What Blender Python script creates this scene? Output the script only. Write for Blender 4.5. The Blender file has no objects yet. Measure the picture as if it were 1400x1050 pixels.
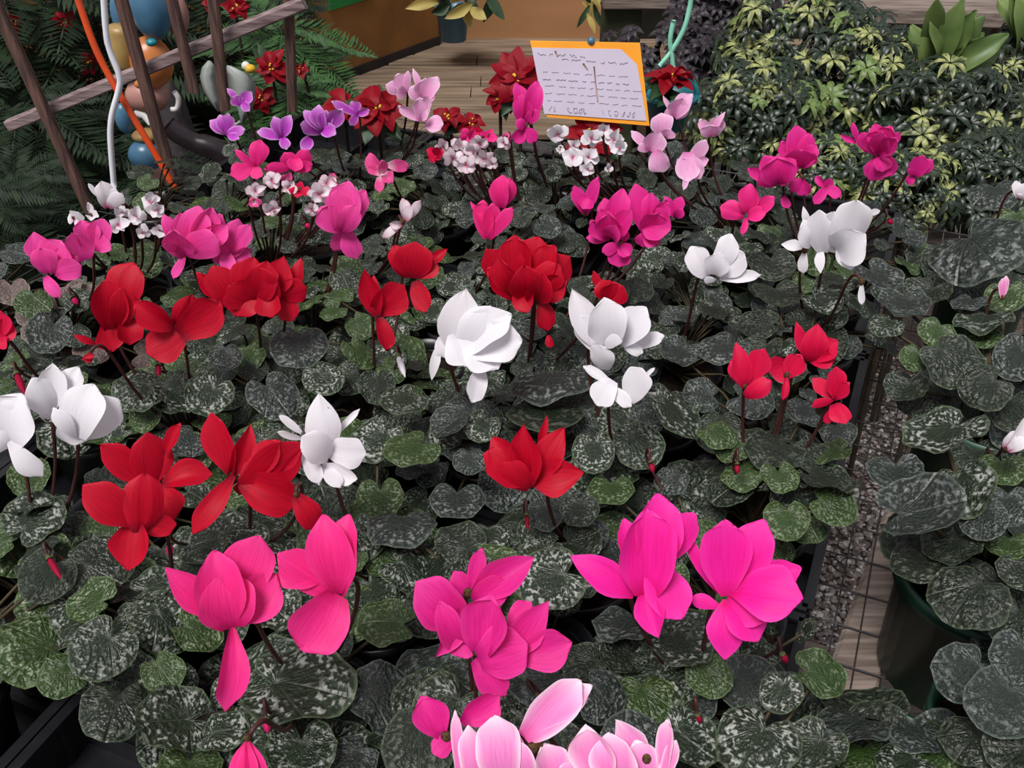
import bpy, math, random
from mathutils import Vector, Matrix, noise
S = bpy.context.scene
COL = S.collection
random.seed(7)
# ------------------------------------------------------------------ camera, light, exposure
PITCH = math.radians(36.0); FPX = 1345.0; CAMZ = 0.78
cam_d = bpy.data.cameras.new('camera'); cam = bpy.data.objects.new('camera', cam_d); COL.objects.link(cam)
cam.location = (0, 0, CAMZ); cam.rotation_euler = (math.pi/2 - PITCH, 0, 0)
cam_d.sensor_width = 36; cam_d.lens = FPX/1400*36; cam_d.clip_start = 0.02
S.camera = cam
w = bpy.data.worlds.new('overcast_sky'); S.world = w; w.use_nodes = True
bg = w.node_tree.nodes['Background']; bg.inputs[0].default_value = (0.93, 0.93, 1.0, 1); bg.inputs[1].default_value = 0.38
sd = bpy.data.lights.new('soft_sun', 'SUN'); sd.energy = 2.8; sd.angle = math.radians(22); sd.color = (1.0, 0.97, 0.95)
so = bpy.data.objects.new('soft_sun', sd); COL.objects.link(so)
so.rotation_euler = (math.radians(24), math.radians(-16), 0)
S.view_settings.view_transform = 'Standard'; S.view_settings.look = 'None'
S.view_settings.gamma = 1.0; S.view_settings.use_curve_mapping = False
S.view_settings.exposure = 0.36
S.cycles.max_bounces = 6; S.cycles.transparent_max_bounces = 4

# ------------------------------------------------------------------ frame maths
CAM = Vector((0, 0, CAMZ)); R_ = Vector((1, 0, 0))
F_ = Vector((0, math.cos(PITCH), -math.sin(PITCH))); U_ = Vector((0, math.sin(PITCH), math.cos(PITCH)))
def ray(px, py): return F_ + R_*((px-700)/FPX) + U_*((525-py)/FPX)
def on_z(px, py, z):
    r = ray(px, py); return CAM + r*((z-CAMZ)/r.z)
def on_y(px, py, y):
    r = ray(px, py); return CAM + r*(y/r.y)
def on_plane(px, py, p, n):
    r = ray(px, py); return CAM + r*((p-CAM).dot(n)/r.dot(n))
def depth(p): return (p-CAM).dot(F_)
def proj(p):
    d = p-CAM; t = d.dot(F_); return 700+FPX*d.dot(R_)/t, 525-FPX*d.dot(U_)/t
AZ = math.radians(22.8)
BU = Vector((math.sin(AZ), math.cos(AZ), 0)); BV = Vector((math.cos(AZ), -math.sin(AZ), 0))
rnd = random.uniform

# ------------------------------------------------------------------ materials
def mat(name, rgb, rough=0.6, spec=0.4, noise_amt=0.0, nscale=30, metallic=0.0, bump=0.0, rgb2=None, stretch=None, trans=0.0):
    m = bpy.data.materials.new(name); m.use_nodes = True; nt = m.node_tree; b = nt.nodes['Principled BSDF']
    b.inputs['Roughness'].default_value = rough; b.inputs['Specular IOR Level'].default_value = spec
    b.inputs['Metallic'].default_value = metallic
    b.inputs['Base Color'].default_value = (*rgb, 1)
    if noise_amt or rgb2:
        tc = nt.nodes.new('ShaderNodeTexCoord'); mp = nt.nodes.new('ShaderNodeMapping'); no = nt.nodes.new('ShaderNodeTexNoise')
        nt.links.new(tc.outputs['Object'], mp.inputs[0]); nt.links.new(mp.outputs[0], no.inputs['Vector'])
        if stretch: mp.inputs['Scale'].default_value = stretch
        no.inputs['Scale'].default_value = nscale; no.inputs['Detail'].default_value = 5
        cr = nt.nodes.new('ShaderNodeValToRGB'); nt.links.new(no.outputs[0], cr.inputs[0])
        c2 = rgb2 or tuple(c*(1-noise_amt) for c in rgb)
        cr.color_ramp.elements[0].position = 0.35; cr.color_ramp.elements[1].position = 0.65
        cr.color_ramp.elements[0].color = (*c2, 1); cr.color_ramp.elements[1].color = (*rgb, 1)
        nt.links.new(cr.outputs[0], b.inputs['Base Color'])
        if bump:
            bu = nt.nodes.new('ShaderNodeBump'); bu.inputs['Strength'].default_value = bump; bu.inputs['Distance'].default_value = 0.004
            nt.links.new(no.outputs[0], bu.inputs['Height']); nt.links.new(bu.outputs[0], b.inputs['Normal'])
    return m

class NT:
    def __init__(s, m): s.nt = m.node_tree
    def n(s, t, **kw):
        x = s.nt.nodes.new(t)
        for k, v in kw.items(): setattr(x, k, v)
        return x
    def l(s, a, b): s.nt.links.new(a, b)
    def math(s, op, a, b=None, c=None, clamp=False):
        x = s.n('ShaderNodeMath', operation=op, use_clamp=clamp)
        for i, v in enumerate((a, b, c)):
            if v is None: continue
            if hasattr(v, 'links'): s.l(v, x.inputs[i])
            else: x.inputs[i].default_value = v
        return x.outputs[0]
    def mix(s, f, a, b):
        x = s.n('ShaderNodeMix', data_type='RGBA')
        for i, v in ((0, f), (6, a), (7, b)):
            if hasattr(v, 'links'): s.l(v, x.inputs[i])
            elif i == 0: x.inputs[i].default_value = v
            else: x.inputs[i].default_value = (*v, 1)
        return x.outputs[2]

def petal_mat(name, base, deep, edge, eye_at=0.22, edge_amt=0.35, vein=0.35):
    """v runs from the claw (0) to the tip (1), u across the petal."""
    m = bpy.data.materials.new(name); m.use_nodes = True; g = NT(m); nt = m.node_tree
    b = nt.nodes['Principled BSDF']; out = nt.nodes['Material Output']
    uv = g.n('ShaderNodeUVMap', uv_map='UVMap'); sp = g.n('ShaderNodeSeparateXYZ'); g.l(uv.outputs[0], sp.inputs[0])
    u, v = sp.outputs[0], sp.outputs[1]
    oi = g.n('ShaderNodeObjectInfo')
    cm = g.n('ShaderNodeCombineXYZ'); g.l(g.math('MULTIPLY', u, 14), cm.inputs[0]); g.l(g.math('MULTIPLY', v, 1.6), cm.inputs[1])
    g.l(g.math('MULTIPLY', oi.outputs['Random'], 40), cm.inputs[2])
    no = g.n('ShaderNodeTexNoise'); g.l(cm.outputs[0], no.inputs['Vector']); no.inputs['Scale'].default_value = 1.6; no.inputs['Detail'].default_value = 4
    ve = g.math('MULTIPLY', g.math('SUBTRACT', no.outputs[0], 0.42, clamp=True), vein*4, clamp=True)
    c = g.mix(ve, base, deep)
    ed = g.math('ABSOLUTE', g.math('SUBTRACT', g.math('MULTIPLY', u, 2), 1))
    ed = g.math('MAXIMUM', ed, v)
    ed = g.math('MULTIPLY', g.math('POWER', ed, 5), edge_amt, clamp=True)
    c = g.mix(ed, c, edge)
    ey = g.math('SUBTRACT', 1, g.math('DIVIDE', v, eye_at), clamp=True)
    c = g.mix(g.math('MULTIPLY', ey, 0.9), c, deep)
    g.l(c, b.inputs['Base Color']); b.inputs['Roughness'].default_value = 0.55; b.inputs['Specular IOR Level'].default_value = 0.25
    tr = g.n('ShaderNodeBsdfTranslucent'); g.l(c, tr.inputs[0])
    mx = g.n('ShaderNodeMixShader'); mx.inputs[0].default_value = 0.28
    g.l(b.outputs[0], mx.inputs[1]); g.l(tr.outputs[0], mx.inputs[2]); g.l(mx.outputs[0], out.inputs[0])
    bu = g.n('ShaderNodeBump'); bu.inputs['Strength'].default_value = 0.25; bu.inputs['Distance'].default_value = 0.001
    g.l(no.outputs[0], bu.inputs['Height']); g.l(bu.outputs[0], b.inputs['Normal'])
    return m
PM = {
 'red':   petal_mat('petal_red', (0.56, 0.0, 0.020), (0.20, 0.0, 0.014), (0.72, 0.012, 0.05)),
 'rose':  petal_mat('petal_rose_red', (0.74, 0.004, 0.060), (0.30, 0.0, 0.03), (0.85, 0.03, 0.13)),
 'hot':   petal_mat('petal_hot_pink', (0.93, 0.012, 0.36), (0.66, 0.002, 0.15), (1.0, 0.10, 0.58)),
 'pink':  petal_mat('petal_rose_pink', (0.92, 0.025, 0.25), (0.58, 0.004, 0.12), (0.95, 0.10, 0.42)),
 'mag':   petal_mat('petal_magenta', (0.80, 0.02, 0.28), (0.42, 0.0, 0.14), (0.95, 0.10, 0.46)),
 'orch':  petal_mat('petal_orchid_pink', (0.88, 0.06, 0.36), (0.55, 0.01, 0.20), (0.95, 0.18, 0.52)),
 'light': petal_mat('petal_light_pink', (0.92, 0.27, 0.62), (0.82, 0.10, 0.40), (1.0, 0.85, 0.93), edge_amt=0.95),
 'lilac': petal_mat('petal_lilac', (0.56, 0.065, 0.58), (0.32, 0.01, 0.32), (0.85, 0.50, 0.86), edge_amt=0.9),
 'pale':  petal_mat('petal_pale_pink', (0.87, 0.42, 0.69), (0.72, 0.16, 0.44), (0.95, 0.75, 0.88), edge_amt=0.7),
 'white': petal_mat('petal_white', (0.86, 0.83, 0.87), (0.72, 0.68, 0.74), (0.95, 0.94, 0.96), vein=0.15),
 'wmini': petal_mat('petal_white_with_pink_eye', (0.86, 0.82, 0.86), (0.60, 0.03, 0.22), (0.95, 0.92, 0.95), eye_at=0.3, vein=0.04),
 'bi':    petal_mat('petal_white_with_crimson_tip', (0.86, 0.80, 0.85), (0.50, 0.01, 0.12), (0.55, 0.01, 0.16), eye_at=0.40, edge_amt=0.55, vein=0.03),
 'bipink':petal_mat('petal_pink_with_white_throat', (0.85, 0.06, 0.30), (0.9, 0.75, 0.82), (0.95, 0.18, 0.45), eye_at=0.45, vein=0.12),
}
def leaf_mat(name, dark, green, silver, rim, silver_amt):
    m = bpy.data.materials.new(name); m.use_nodes = True; g = NT(m); nt = m.node_tree
    b = nt.nodes['Principled BSDF']
    uv = g.n('ShaderNodeUVMap', uv_map='UVMap'); sp = g.n('ShaderNodeSeparateXYZ'); g.l(uv.outputs[0], sp.inputs[0])
    a, r = sp.outputs[0], sp.outputs[1]
    tc = g.n('ShaderNodeTexCoord'); oi = g.n('ShaderNodeObjectInfo')
    so_ = g.n('ShaderNodeSeparateXYZ'); g.l(tc.outputs['Object'], so_.inputs[0])
    ang = g.math('ARCTAN2', so_.outputs[1], g.math('ADD', so_.outputs[0], 0.38))
    rr = g.math('SQRT', g.math('ADD', g.math('POWER', so_.outputs[1], 2), g.math('POWER', g.math('ADD', so_.outputs[0], 0.38), 2)))
    # streaky marbling between the veins
    cm = g.n('ShaderNodeCombineXYZ'); g.l(g.math('MULTIPLY', ang, 2.5), cm.inputs[0]); g.l(g.math('MULTIPLY', rr, 2.9), cm.inputs[1])
    g.l(g.math('MULTIPLY', oi.outputs['Random'], 57), cm.inputs[2])
    no = g.n('ShaderNodeTexNoise'); g.l(cm.outputs[0], no.inputs['Vector']); no.inputs['Scale'].default_value = 2.5; no.inputs['Detail'].default_value = 1.5
    no.inputs['Distortion'].default_value = 0.15
    st = g.math('MULTIPLY', g.math('SUBTRACT', no.outputs[0], 0.505), 8, clamp=True)
    band = g.math('SUBTRACT', 1, g.math('MULTIPLY', g.math('ABSOLUTE', g.math('SUBTRACT', r, 0.68)), 3.3), clamp=True)
    band = g.math('MULTIPLY', band, 1.8, clamp=True)
    # main veins from the stalk
    vv = g.math('ABSOLUTE', g.math('SINE', g.math('MULTIPLY', ang, 4.5)))
    vein = g.math('SUBTRACT', 1, g.math('MULTIPLY', vv, 4.2), clamp=True)
    sil = g.math('MULTIPLY', g.math('MULTIPLY', st, band), g.math('SUBTRACT', 1, vein))
    sil = g.math('MULTIPLY', sil, g.math('MULTIPLY_ADD', oi.outputs['Random'], 0.7*silver_amt, 0.55*silver_amt), clamp=True)
    n2 = g.n('ShaderNodeTexNoise'); g.l(tc.outputs['Object'], n2.inputs['Vector']); n2.inputs['Scale'].default_value = 1.7
    c = g.mix(n2.outputs[0], dark, green)
    c = g.mix(sil, c, silver)
    thin = g.math('MULTIPLY', g.math('SUBTRACT', 1, g.math('MULTIPLY', vv, 13), clamp=True), g.math('SUBTRACT', 1.05, r, clamp=True))
    c = g.mix(g.math('MULTIPLY', thin, 0.75), c, rim)
    rim_f = g.math('MULTIPLY', g.math('SUBTRACT', r, 0.925), 15, clamp=True)
    c = g.mix(g.math('MULTIPLY', rim_f, 0.8), c, rim)
    g.l(c, b.inputs['Base Color'])
    b.inputs['Roughness'].default_value = 0.40; b.inputs['Specular IOR Level'].default_value = 0.42
    bu = g.n('ShaderNodeBump'); bu.inputs['Strength'].default_value = 0.35; bu.inputs['Distance'].default_value = 0.03
    g.l(g.math('ADD', no.outputs[0], g.math('MULTIPLY', vein, -0.5)), bu.inputs['Height']); g.l(bu.outputs[0], b.inputs['Normal'])
    return m
LM = {
 'silver': leaf_mat('leaf_marbled_silver', (0.007, 0.013, 0.007), (0.018, 0.031, 0.012), (0.31, 0.33, 0.29), (0.085, 0.12, 0.065), 1.0),
 'grey':   leaf_mat('leaf_grey_green', (0.011, 0.016, 0.013), (0.020, 0.028, 0.022), (0.19, 0.21, 0.20), (0.095, 0.12, 0.095), 0.6),
 'green':  leaf_mat('leaf_bright_green', (0.013, 0.028, 0.007), (0.036, 0.072, 0.014), (0.22, 0.27, 0.15), (0.10, 0.15, 0.055), 0.7),
 'dark':   leaf_mat('leaf_dark_green', (0.006, 0.010, 0.006), (0.013, 0.022, 0.010), (0.12, 0.13, 0.10), (0.065, 0.09, 0.05), 0.5),
 'blush':  leaf_mat('leaf_blushed_pink', (0.16, 0.09, 0.09), (0.10, 0.10, 0.07), (0.36, 0.24, 0.25), (0.30, 0.22, 0.18), 0.6),
}
M = {
 'black': mat('black_plastic', (0.012, 0.012, 0.015), 0.35, 0.5, 0.3, 60),
 'greenpot': mat('green_plastic', (0.008, 0.055, 0.030), 0.4, 0.5, 0.3, 20),
 'soil': mat('potting_soil', (0.030, 0.020, 0.015), 0.95, 0.1, 0.7, 220, bump=1.0),
 'stem': mat('reddish_stem', (0.060, 0.015, 0.012), 0.5, 0.4, 0.4, 80),
 'stalk': mat('leaf_stalk', (0.060, 0.045, 0.020), 0.6, 0.3, 0.4, 80),
 'calyx': mat('calyx_green', (0.10, 0.12, 0.04), 0.6, 0.3, 0.4, 300),
 'eye': mat('flower_eye', (0.040, 0.010, 0.012), 0.8, 0.2, rgb2=(0.10, 0.07, 0.02), nscale=700),
 'wood': mat('weathered_wood', (0.27, 0.215, 0.185), 0.85, 0.2, rgb2=(0.13, 0.10, 0.085), nscale=9, stretch=(1, 14, 14), bump=0.6),
 'deck': mat('deck_wood', (0.25, 0.185, 0.13), 0.8, 0.2, rgb2=(0.12, 0.083, 0.055), nscale=3, stretch=(1, 12, 12), bump=0.5),
 'gravelA': mat('pebble_grey', (0.40, 0.35, 0.32), 0.8, 0.3, 0.6, 40),
 'gravelB': mat('pebble_brown', (0.22, 0.16, 0.14), 0.8, 0.3, 0.5, 40),
 'gravelC': mat('pebble_pale', (0.70, 0.66, 0.64), 0.8, 0.3, 0.4, 40),
 'grit': mat('ground_grit', (0.16, 0.125, 0.11), 0.95, 0.1, rgb2=(0.07, 0.055, 0.048), nscale=90, bump=1.0),
 'wire': mat('galvanised_wire', (0.10, 0.09, 0.095), 0.5, 0.5, 0.4, 50, metallic=0.5),
 'ochre': mat('ochre_wall', (0.30, 0.135, 0.042), 0.8, 0.15, rgb2=(0.20, 0.09, 0.030), nscale=6, stretch=(1, 1, .5), bump=0.3),
 'tan': mat('tan_wall', (0.42, 0.215, 0.10), 0.8, 0.15, rgb2=(0.29, 0.145, 0.065), nscale=1.5, stretch=(.4, 1, 3)),
 'darkwall': mat('dark_wall', (0.020, 0.020, 0.014), 0.9, 0.1, 0.5, 6),
 'olive': mat('olive_post', (0.040, 0.048, 0.022), 0.7, 0.3, 0.5, 8),
 'plum': mat('trellis_wood', (0.155, 0.085, 0.068), 0.75, 0.25, rgb2=(0.055, 0.032, 0.028), nscale=25, stretch=(6, 6, .6), bump=0.5),
 'railw': mat('rail_wood', (0.34, 0.25, 0.25), 0.75, 0.25, rgb2=(0.13, 0.085, 0.085), nscale=16, stretch=(1, 8, 8), bump=0.5),
 'orangecord': mat('orange_rubber', (0.85, 0.095, 0.02), 0.4, 0.4, 0.15, 40),
 'whitecord': mat('white_rubber', (0.82, 0.82, 0.88), 0.4, 0.4, 0.08, 40),
 'mint': mat('mint_ribbon', (0.30, 0.75, 0.55), 0.5, 0.4, 0.2, 40),
 'teal': mat('teal_plastic', (0.01, 0.23, 0.28), 0.4, 0.5, 0.3, 20),
 'blueg': mat('blue_glaze', (0.085, 0.21, 0.33), 0.3, 0.5, rgb2=(0.045, 0.13, 0.22), nscale=14),
 'orangeg': mat('orange_glaze', (0.60, 0.20, 0.05), 0.35, 0.5, rgb2=(0.42, 0.13, 0.04), nscale=14),
 'pinkg': mat('pink_glaze', (0.48, 0.24, 0.20), 0.4, 0.5, rgb2=(0.30, 0.15, 0.13), nscale=14),
 'tang': mat('tan_glaze', (0.42, 0.28, 0.09), 0.4, 0.5, rgb2=(0.26, 0.16, 0.06), nscale=14),
 'whiteg': mat('white_glaze', (0.70, 0.68, 0.66), 0.4, 0.5, 0.1, 10),
 'stone': mat('grey_stone', (0.075, 0.065, 0.068), 0.9, 0.2, rgb2=(0.030, 0.026, 0.028), nscale=30, bump=0.8),
 'pipe': mat('black_rubber', (0.030, 0.020, 0.026), 0.35, 0.5, 0.4, 20),
 'wing': mat('pale_grey_metal', (0.42, 0.45, 0.42), 0.5, 0.4, rgb2=(0.30, 0.33, 0.31), nscale=12),
 'board': mat('orange_board', (0.90, 0.34, 0.02), 0.5, 0.3, 0.12, 14),
 'paper': mat('lilac_paper', (0.56, 0.50, 0.62), 0.7, 0.2, rgb2=(0.52, 0.47, 0.56), nscale=14),
 'ink': mat('faded_ink', (0.50, 0.455, 0.57), 0.8, 0.1, 0.2, 100),
 'rust': mat('brown_streak', (0.42, 0.27, 0.22), 0.8, 0.1, 0.2, 100),
 'gsign': mat('green_sign', (0.02, 0.22, 0.05), 0.5, 0.3, 0.2, 10),
 'poin': petal_mat('poinsettia_red', (0.30, 0.001, 0.010), (0.10, 0.0, 0.006), (0.36, 0.006, 0.02)),
 'poiny': petal_mat('poinsettia_cream', (0.62, 0.50, 0.16), (0.30, 0.26, 0.05), (0.8, 0.7, 0.35)),
 'pleaf': mat('poinsettia_leaf', (0.020, 0.055, 0.018), 0.5, 0.4, 0.5, 25),
 'yel': mat('yellow_cup', (0.75, 0.45, 0.03), 0.5, 0.4, 0.2, 60),
 'cedar': mat('dark_frond_green', (0.012, 0.030, 0.009), 0.6, 0.25, rgb2=(0.005, 0.011, 0.005), nscale=9),
 'frond': mat('mid_frond_green', (0.035, 0.10, 0.022), 0.55, 0.35, rgb2=(0.014, 0.04, 0.010), nscale=9),
 'schef': mat('umbrella_leaf_green', (0.022, 0.038, 0.020), 0.38, 0.45, rgb2=(0.008, 0.016, 0.008), nscale=10),
 'schefv': mat('umbrella_leaf_variegated', (0.34, 0.36, 0.13), 0.4, 0.4, rgb2=(0.020, 0.042, 0.014), nscale=3.4),
 'purple': mat('dark_purple_leaf', (0.030, 0.020, 0.028), 0.5, 0.35, rgb2=(0.012, 0.010, 0.012), nscale=20),
 'fern': mat('nest_fern_green', (0.17, 0.24, 0.07), 0.45, 0.4, rgb2=(0.07, 0.12, 0.03), nscale=8),
 'bark': mat('branch_bark', (0.05, 0.038, 0.028), 0.9, 0.1, 0.5, 20),
}
# ------------------------------------------------------------------ builders
def link(name, me, m=None, parent=None, loc=None):
    o = bpy.data.objects.new(name, me); COL.objects.link(o)
    if me is not None and m is not None and not me.materials: me.materials.append(m)
    if parent is not None: o.parent = parent
    if loc is not None: o.location = loc
    return o
def mk(name, verts, faces, m, parent=None, smooth=True, uvs=None, mats=None, mi=None):
    """world-space vertices; the parent is an unrotated Empty or an unrotated child of one"""
    org = Vector((0, 0, 0)); p = parent
    while p is not None: org = org + p.location; p = p.parent
    if parent is None and verts:
        n = len(verts); org = Vector((sum(v[0] for v in verts)/n, sum(v[1] for v in verts)/n, min(v[2] for v in verts)))
    me = bpy.data.meshes.new(name); me.from_pydata([Vector(v)-org for v in verts], [], faces)
    if smooth: me.polygons.foreach_set('use_smooth', [True]*len(me.polygons))
    if uvs:
        ul = me.uv_layers.new(name='UVMap'); vi = [0]*len(me.loops); me.loops.foreach_get('vertex_index', vi)
        flat = []
        for i in vi: flat += uvs[i]
        ul.data.foreach_set('uv', flat)
    if mats:
        for x in mats: me.materials.append(x)
        me.polygons.foreach_set('material_index', mi)
    o = link(name, me, m, parent)
    if parent is None: o.location = org
    return o
def thing(name, loc, label, cat, group=None):
    o = bpy.data.objects.new(name, None); COL.objects.link(o); o.location = loc; o.empty_display_size = 0.05
    return tag(o, label, cat, group)
def tag(o, label=None, cat=None, group=None, kind=None):
    if label: o['label'] = label
    if cat: o['category'] = cat
    if group: o['group'] = group
    if kind: o['kind'] = kind
    return o
class MB:
    def __init__(s): s.v = []; s.f = []
    def box(s, o, a, b, c):
        """o corner centre; a, b, c full edge vectors"""
        n = len(s.v); o = Vector(o)
        for k in range(8):
            s.v.append(o + a*((k & 1)-.5) + b*(((k >> 1) & 1)-.5) + c*(((k >> 2) & 1)-.5))
        s.f += [tuple(n+i for i in q) for q in ((0,2,3,1),(4,5,7,6),(0,1,5,4),(2,6,7,3),(0,4,6,2),(1,3,7,5))]
        return s
    def bevbox(s, o, a, b, c, e=0.003):
        """box with the long edges chamfered (a is the long axis)"""
        n = len(s.v); o = Vector(o); bl, cl = b.length, c.length; bb, cc = b.normalized(), c.normalized()
        ring = [(bl/2-e, -cl/2), (bl/2, -cl/2+e), (bl/2, cl/2-e), (bl/2-e, cl/2), (-bl/2+e, cl/2), (-bl/2, cl/2-e), (-bl/2, -cl/2+e), (-bl/2+e, -cl/2)]
        for sgn in (-.5, .5):
            for x, y in ring: s.v.append(o + a*sgn + bb*x + cc*y)
        for i in range(8): s.f.append((n+i, n+(i+1) % 8, n+8+(i+1) % 8, n+8+i))
        s.f.append(tuple(n+i for i in range(8))[::-1]); s.f.append(tuple(n+8+i for i in range(8)))
        return s
    def tube(s, pts, rad, k=6, cap=True):
        pts = [Vector(p) for p in pts]; n0 = len(s.v)
        if not hasattr(rad, '__len__'): rad = [rad]*len(pts)
        up = Vector((0.13, 0.2, 1)).normalized()
        for i, p in enumerate(pts):
            d = (pts[min(i+1, len(pts)-1)] - pts[max(i-1, 0)])
            if d.length < 1e-9: d = Vector((0, 0, 1))
            d.normalize(); x = d.cross(up)
            if x.length < 1e-3: x = d.cross(Vector((1, 0, 0)))
            x.normalize(); y = d.cross(x)
            for j in range(k):
                an = 2*math.pi*j/k; s.v.append(p + x*(rad[i]*math.cos(an)) + y*(rad[i]*math.sin(an)))
        for i in range(len(pts)-1):
            for j in range(k):
                a = n0+i*k+j; b = n0+i*k+(j+1) % k; s.f.append((a, b, b+k, a+k))
        if cap: s.f.append(tuple(n0+j for j in range(k))); s.f.append(tuple(n0+(len(pts)-1)*k+j for j in range(k))[::-1])
        return s
    def lathe(s, c, prof, k=24, axis=None, sx=1, sy=1):
        c = Vector(c); n0 = len(s.v); q = axis.to_track_quat('Z', 'Y').to_matrix() if axis is not None else Matrix.Identity(3)
        for r, z in prof:
            for j in range(k):
                an = 2*math.pi*j/k; s.v.append(c + q @ Vector((r*math.cos(an)*sx, r*math.sin(an)*sy, z)))
        for i in range(len(prof)-1):
            for j in range(k):
                a = n0+i*k+j; b = n0+i*k+(j+1) % k; s.f.append((a, b, b+k, a+k))
        return s
    def ball(s, c, r, sx=1, sy=1, sz=1, k=16, axis=None):
        return s.lathe(c, [(r*max(.02, math.sin(math.pi*i/10)), -r*sz*math.cos(math.pi*i/10)) for i in range(11)], k, axis, sx, sy)
    def build(s, name, m, parent=None, smooth=True): return mk(name, s.v, s.f, m, parent, smooth)
def spline(pts, n=6):
    pts = [Vector(p) for p in pts]; out = []
    for i in range(len(pts)-1):
        p0 = pts[max(i-1, 0)]; p1 = pts[i]; p2 = pts[i+1]; p3 = pts[min(i+2, len(pts)-1)]
        for k in range(n):
            t = k/n
            out.append(0.5*((2*p1)+(p2-p0)*t+(2*p0-5*p1+4*p2-p3)*t*t+(3*p1-p0-3*p2+p3)*t**3))
    out.append(pts[-1]); return out

# ------------------------------------------------------------------ ground, gravel
mb = MB(); mb.box((0, 4, -0.77), Vector((14, 0, 0)), Vector((0, 12, 0)), Vector((0, 0, .1)))
tag(mb.build('ground', M['grit'], smooth=False), kind='structure')
def icos():
    t = (1+5**.5)/2
    v = [Vector(x).normalized() for x in ((-1,t,0),(1,t,0),(-1,-t,0),(1,-t,0),(0,-1,t),(0,1,t),(0,-1,-t),(0,1,-t),(t,0,-1),(t,0,1),(-t,0,-1),(-t,0,1))]
    f = [(0,11,5),(0,5,1),(0,1,7),(0,7,10),(0,10,11),(1,5,9),(5,11,4),(11,10,2),(10,7,6),(7,1,8),(3,9,4),(3,4,2),(3,2,6),(3,6,8),(3,8,9),(4,9,5),(2,4,11),(6,2,10),(8,6,7),(9,8,1)]
    return v, f
IV, IF = icos()
gv, gf, gm = [], [], []
for i in range(8500):
    px = rnd(1080, 1330); py = rnd(470, 1060); p = on_z(px, py, -0.715)
    s0 = rnd(.003, .0065); n = len(gv); R = Matrix.Rotation(rnd(0, 6), 3, 'Z') @ Matrix.Rotation(rnd(-.5, .5), 3, 'X')
    ax = Vector((s0*rnd(.9, 1.5), s0, s0*rnd(.5, .8)))
    for v in IV: gv.append(p + Vector((0, 0, rnd(-.001, .001))) + R @ Vector((v.x*ax.x, v.y*ax.y, v.z*ax.z)))
    gf += [tuple(n+k for k in q) for q in IF]; gm += [random.choice((0, 0, 1, 1, 2))]*20
g = mk('gravel', gv, gf, None, smooth=False, mats=[M['gravelA'], M['gravelB'], M['gravelC']], mi=gm)
tag(g, 'grey and brown gravel on the ground beneath the wire bench', 'gravel', kind='stuff')

# ------------------------------------------------------------------ wire bench
bench = thing('wire_bench', on_z(900, 700, 0)*1.0 - Vector((0, 0, 0.72)), 'wire mesh plant bench on weathered wooden beams holding the potted cyclamens', 'bench')
P0 = on_z(1168, 860, 0)                     # a point on the beam seen in the gap
q0, q1 = on_z(1157, 958, -.022), on_z(1189, 860, -.022); qd = (q1-q0).normalized(); qc = q0 + qd*.22
mb = MB(); mb.bevbox(qc, qd*.95, Vector((qd.y, -qd.x, 0))*.048, Vector((0, 0, .036)), .004)
mb.build('beam', M['wood'], bench, False)
mb = MB(); mb.bevbox(P0 + BU*0.30 + BV*-1.15 + Vector((0, 0, -.022)) , BU*1.5, BV*0.062, Vector((0, 0, .036)), .004)
mb.build('beam', M['wood'], bench, False)
for k in (-.32, 1.03):
    mb = MB(); mb.bevbox(P0 + BU*k + BV*-.5 + Vector((0, 0, -.085)), BV*1.9, BU*.04, Vector((0, 0, .085)), .004)
    mb.build('crossbar', M['wood'], bench, False)
    for s_ in (-1.4, .4):
        mb = MB(); mb.bevbox(P0 + BU*k + BV*s_ + Vector((0, 0, -.42)), Vector((0, 0, .60)), BU*.06, BV*.06, .004)
        mb.build('leg', M['wood'], bench, False)
for k in range(-7, 22):
    mb = MB(); c = P0 + BU*(k*.05); mb.tube([c - BV*1.36, c + BV*.5], .0011, 5); mb.build('wire', M['wire'], bench)
for k in range(-53, 20):
    mb = MB(); c = P0 + BV*(k*.0254+.006) - Vector((0, 0, .0024)); mb.tube([c - BU*.35, c + BU*1.06], .0009, 5); mb.build('wire', M['wire'], bench)
# the fine shelf board under the mesh near the front
mb = MB(); mb.bevbox(on_z(1240, 990, -.30), BV*0.9, BU*.16, Vector((0, 0, .02)), .003)
tag(mb.build('shelf_board', M['wood'], None, False), 'brown board lying below the wire mesh beside the dark green pot', 'board')

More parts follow.
